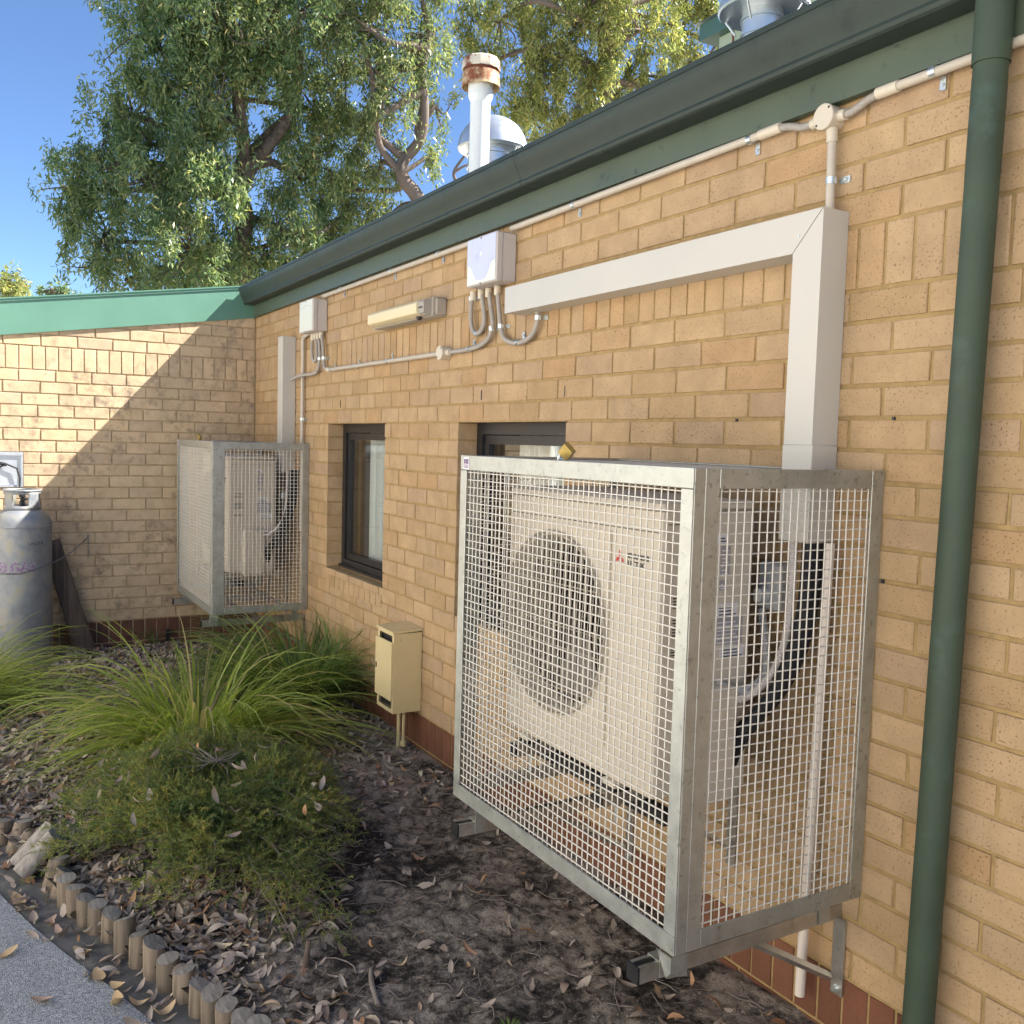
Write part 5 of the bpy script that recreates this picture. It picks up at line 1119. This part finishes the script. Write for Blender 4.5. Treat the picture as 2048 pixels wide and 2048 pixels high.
# ------------------------------------------------------------------ leaf litter
def density(x, y):
    e = y-bed_edge(x)
    if e < -.17 or y > -.03: return 0
    if e < .03: return .13 if x > 3.3 and (e > -.10 or wav(x*5, y*9) > .35) else 0
    d = .045
    if x < 3.3: d = .85 if y < -.55 else .38
    if x < 1.0: d = .8 if y < -.45 else .3
    if 3.2 < x < 5.0: d = max(d, 1.2*math.exp(-((y+1.38)/.30)**2)*(1 if x < 4.7 else (5.0-x)/.3))
    if e < .30 and x < 5.3: d = max(d, .95)
    if x >= 4.95: d = max(.04, .75*math.exp(-(e/.28)**2))
    if 3.3 < x < 3.9 and y > -.75: d = .3
    return d*.55+d*.45*(.5+.5*wav(x*2.2, y*2.6))
def litter():
    rng = np.random.default_rng(5); m_ = MB(); n = 0
    while n < 15000:
        x = rng.uniform(.1, 7.0); y = rng.uniform(-2.6, -.03)
        if rng.random() > density(x, y): continue
        n += 1; L = rng.uniform(.026, .07)*(1 if x > 3 else 1); z = hz(x, y)+rng.uniform(0, .012)*min(1, density(x, y)*1.4) if y > bed_edge(x)+.03 else -.2505
        vs, fs = leaf_geo(rng, (x, y, z), L, L*rng.uniform(.28, .5), rng.uniform(0, 6.28), rng.normal()*.28, rng.normal()*.4, rng.uniform(-.25, .45), rng.uniform(-.2, .7), NS=4)
        m_.add(vs, fs)
    v = np.array(m_.v); f = np.array(m_.f)
    o = fast_mesh('leaf_litter', v, f, 'litter', smooth=True); tag(o, 'dry brown leaf litter covering the garden bed', 'leaf litter', kind='stuff')
litter()
# twigs and roots lying on the soil
def debris():
    rng = np.random.default_rng(9); m_ = MB()
    for i in range(430):
        x = rng.uniform(2.9, 6.6); y = rng.uniform(bed_edge(x)+.06, -.05); yaw = rng.uniform(0, 6.28); L = rng.uniform(.03, .16); P = []
        cv = rng.normal()*1.2
        for s in range(5):
            xx = x+math.cos(yaw+cv*s/4)*L*s/4; yy = min(-.02, y+math.sin(yaw+cv*s/4)*L*s/4); P.append((xx, yy, hz(xx, yy)+.004))
        r = rng.uniform(.0009, .0026); m_.tube(P, r, 5, cap=False)
    tag(m_.build('fine_twigs', 'twig', smooth=60), 'fine twigs and roots scattered over the bare soil', 'twigs', kind='stuff')
debris()
def crumbs():
    rng = np.random.default_rng(12); n = 9000; V_ = []; F_ = []
    base = np.array([(1, 0, 0), (-1, 0, 0), (0, 1, 0), (0, -1, 0), (0, 0, 1), (0, 0, -1)], float); fc = np.array([(0, 2, 4), (2, 1, 4), (1, 3, 4), (3, 0, 4), (2, 0, 5), (1, 2, 5), (3, 1, 5), (0, 3, 5)])
    for i in range(n):
        x = rng.uniform(3.2, 6.8); y = rng.uniform(bed_edge(x)+.05, -.03); r = .0016+.006*rng.random()**3.5
        V_.append(base*rng.uniform(.6, 1.3, (6, 3))*r+np.array((x, y, hz(x, y)+r*.3))); F_.append(fc+6*i)
    tag(fast_mesh('soil_crumbs', np.concatenate(V_), np.concatenate(F_), 'soil', smooth=True), 'loose crumbs of soil on the bare bed', 'soil', kind='stuff')
crumbs()
def stick(pts, r, label):
    m_ = MB(); P = [Vector((x, y, hz(x, y)+dz)) for x, y, dz in pts]; m_.tube(smooth_path(P, 5), r, 8); o = m_.build('stick', 'twig', loc=P[0]); tag(o, label, 'stick', 'sticks on the soil')
stick([(5.15, -1.02, .008), (5.23, -1.05, .01), (5.33, -1.07, .012)], .008, 'grey stick lying on bare soil near the bottom of the picture')
stick([(6.02, -.72, .006), (6.0, -.64, .014), (6.05, -.55, .012), (6.12, -.50, .006)], .006, 'bent grey stick on the soil right of the cage corner')
sm2 = MB(); sm2.tube([Vector((5.02, -1.19, hz(5.02, -1.19)-.02)), Vector((5.0, -1.17, hz(5, -1.17)+.075))], [.011, .008], 8); tag(sm2.build('stump', 'sleeper', loc=(5.02, -1.19, hz(5.02, -1.19))), 'short dark stump sticking up from the soil behind the logs', 'stump')
# single leaves lying on the paving
rng = np.random.default_rng(17); random.seed(31)
PL = [((4.05, -1.935), .085, .4, .3, 'leafdry', 'broad orange leaf on the dark path edge nearest the shrub'), ((4.13, -1.90), .05, 1.2, .5, 'leafdry', 'small curled cream leaf next to the broad orange leaf'),
      ((4.42, -1.985), .07, 2.0, .2, 'leafdry', 'pale cupped leaf lying alone on the grey path'), ((4.75, -1.91), .07, .9, .2, 'leafdry2', 'thin pinkish leaf on the grey path at the bottom left'),
      ((4.70, -1.745), .085, .1, .25, 'leafdry', 'orange leaf on the dark strip beside the logs'), ((4.78, -1.70), .07, .5, .3, 'leafdry', 'torn cream leaf leaning on the logs'), ((4.86, -1.715), .085, -.2, .4, 'leafdry', 'ragged orange leaf below the torn cream leaf'),
      ((4.90, -1.66), .06, 1.1, .5, 'leafdry', 'folded brown leaf at the foot of the logs'), ((5.09, -1.665), .075, .3, .3, 'leafdry2', 'pink brown leaf at the bottom edge of the path'), ((4.25, -1.85), .055, 2.2, .4, 'leafdry2', 'brown folded leaf beside the dark path edge'),
      ((4.34, -1.83), .05, .2, .4, 'leafdry2', 'dull pink leaf below the shrub at the path edge'), ((4.52, -1.775), .08, .6, .25, 'leafdry', 'long orange leaf lying against two logs'), ((4.98, -1.60), .07, 1.9, .6, 'leafdry', 'upright orange leaf wedged between the logs')]
for (x, y), L, yaw, curl, mat, lab in PL:
    vs, fs = leaf_geo(rng, (x, y, -.2475), L, L*.5, yaw, rng.normal()*.12, rng.normal()*.2, curl*.7, .35, NS=8); m_ = MB(); m_.add(vs, fs); tag(m_.build('fallen_leaf', mat, smooth=60, loc=(x, y, -.25)), lab, 'leaf', 'single leaves on the paving')
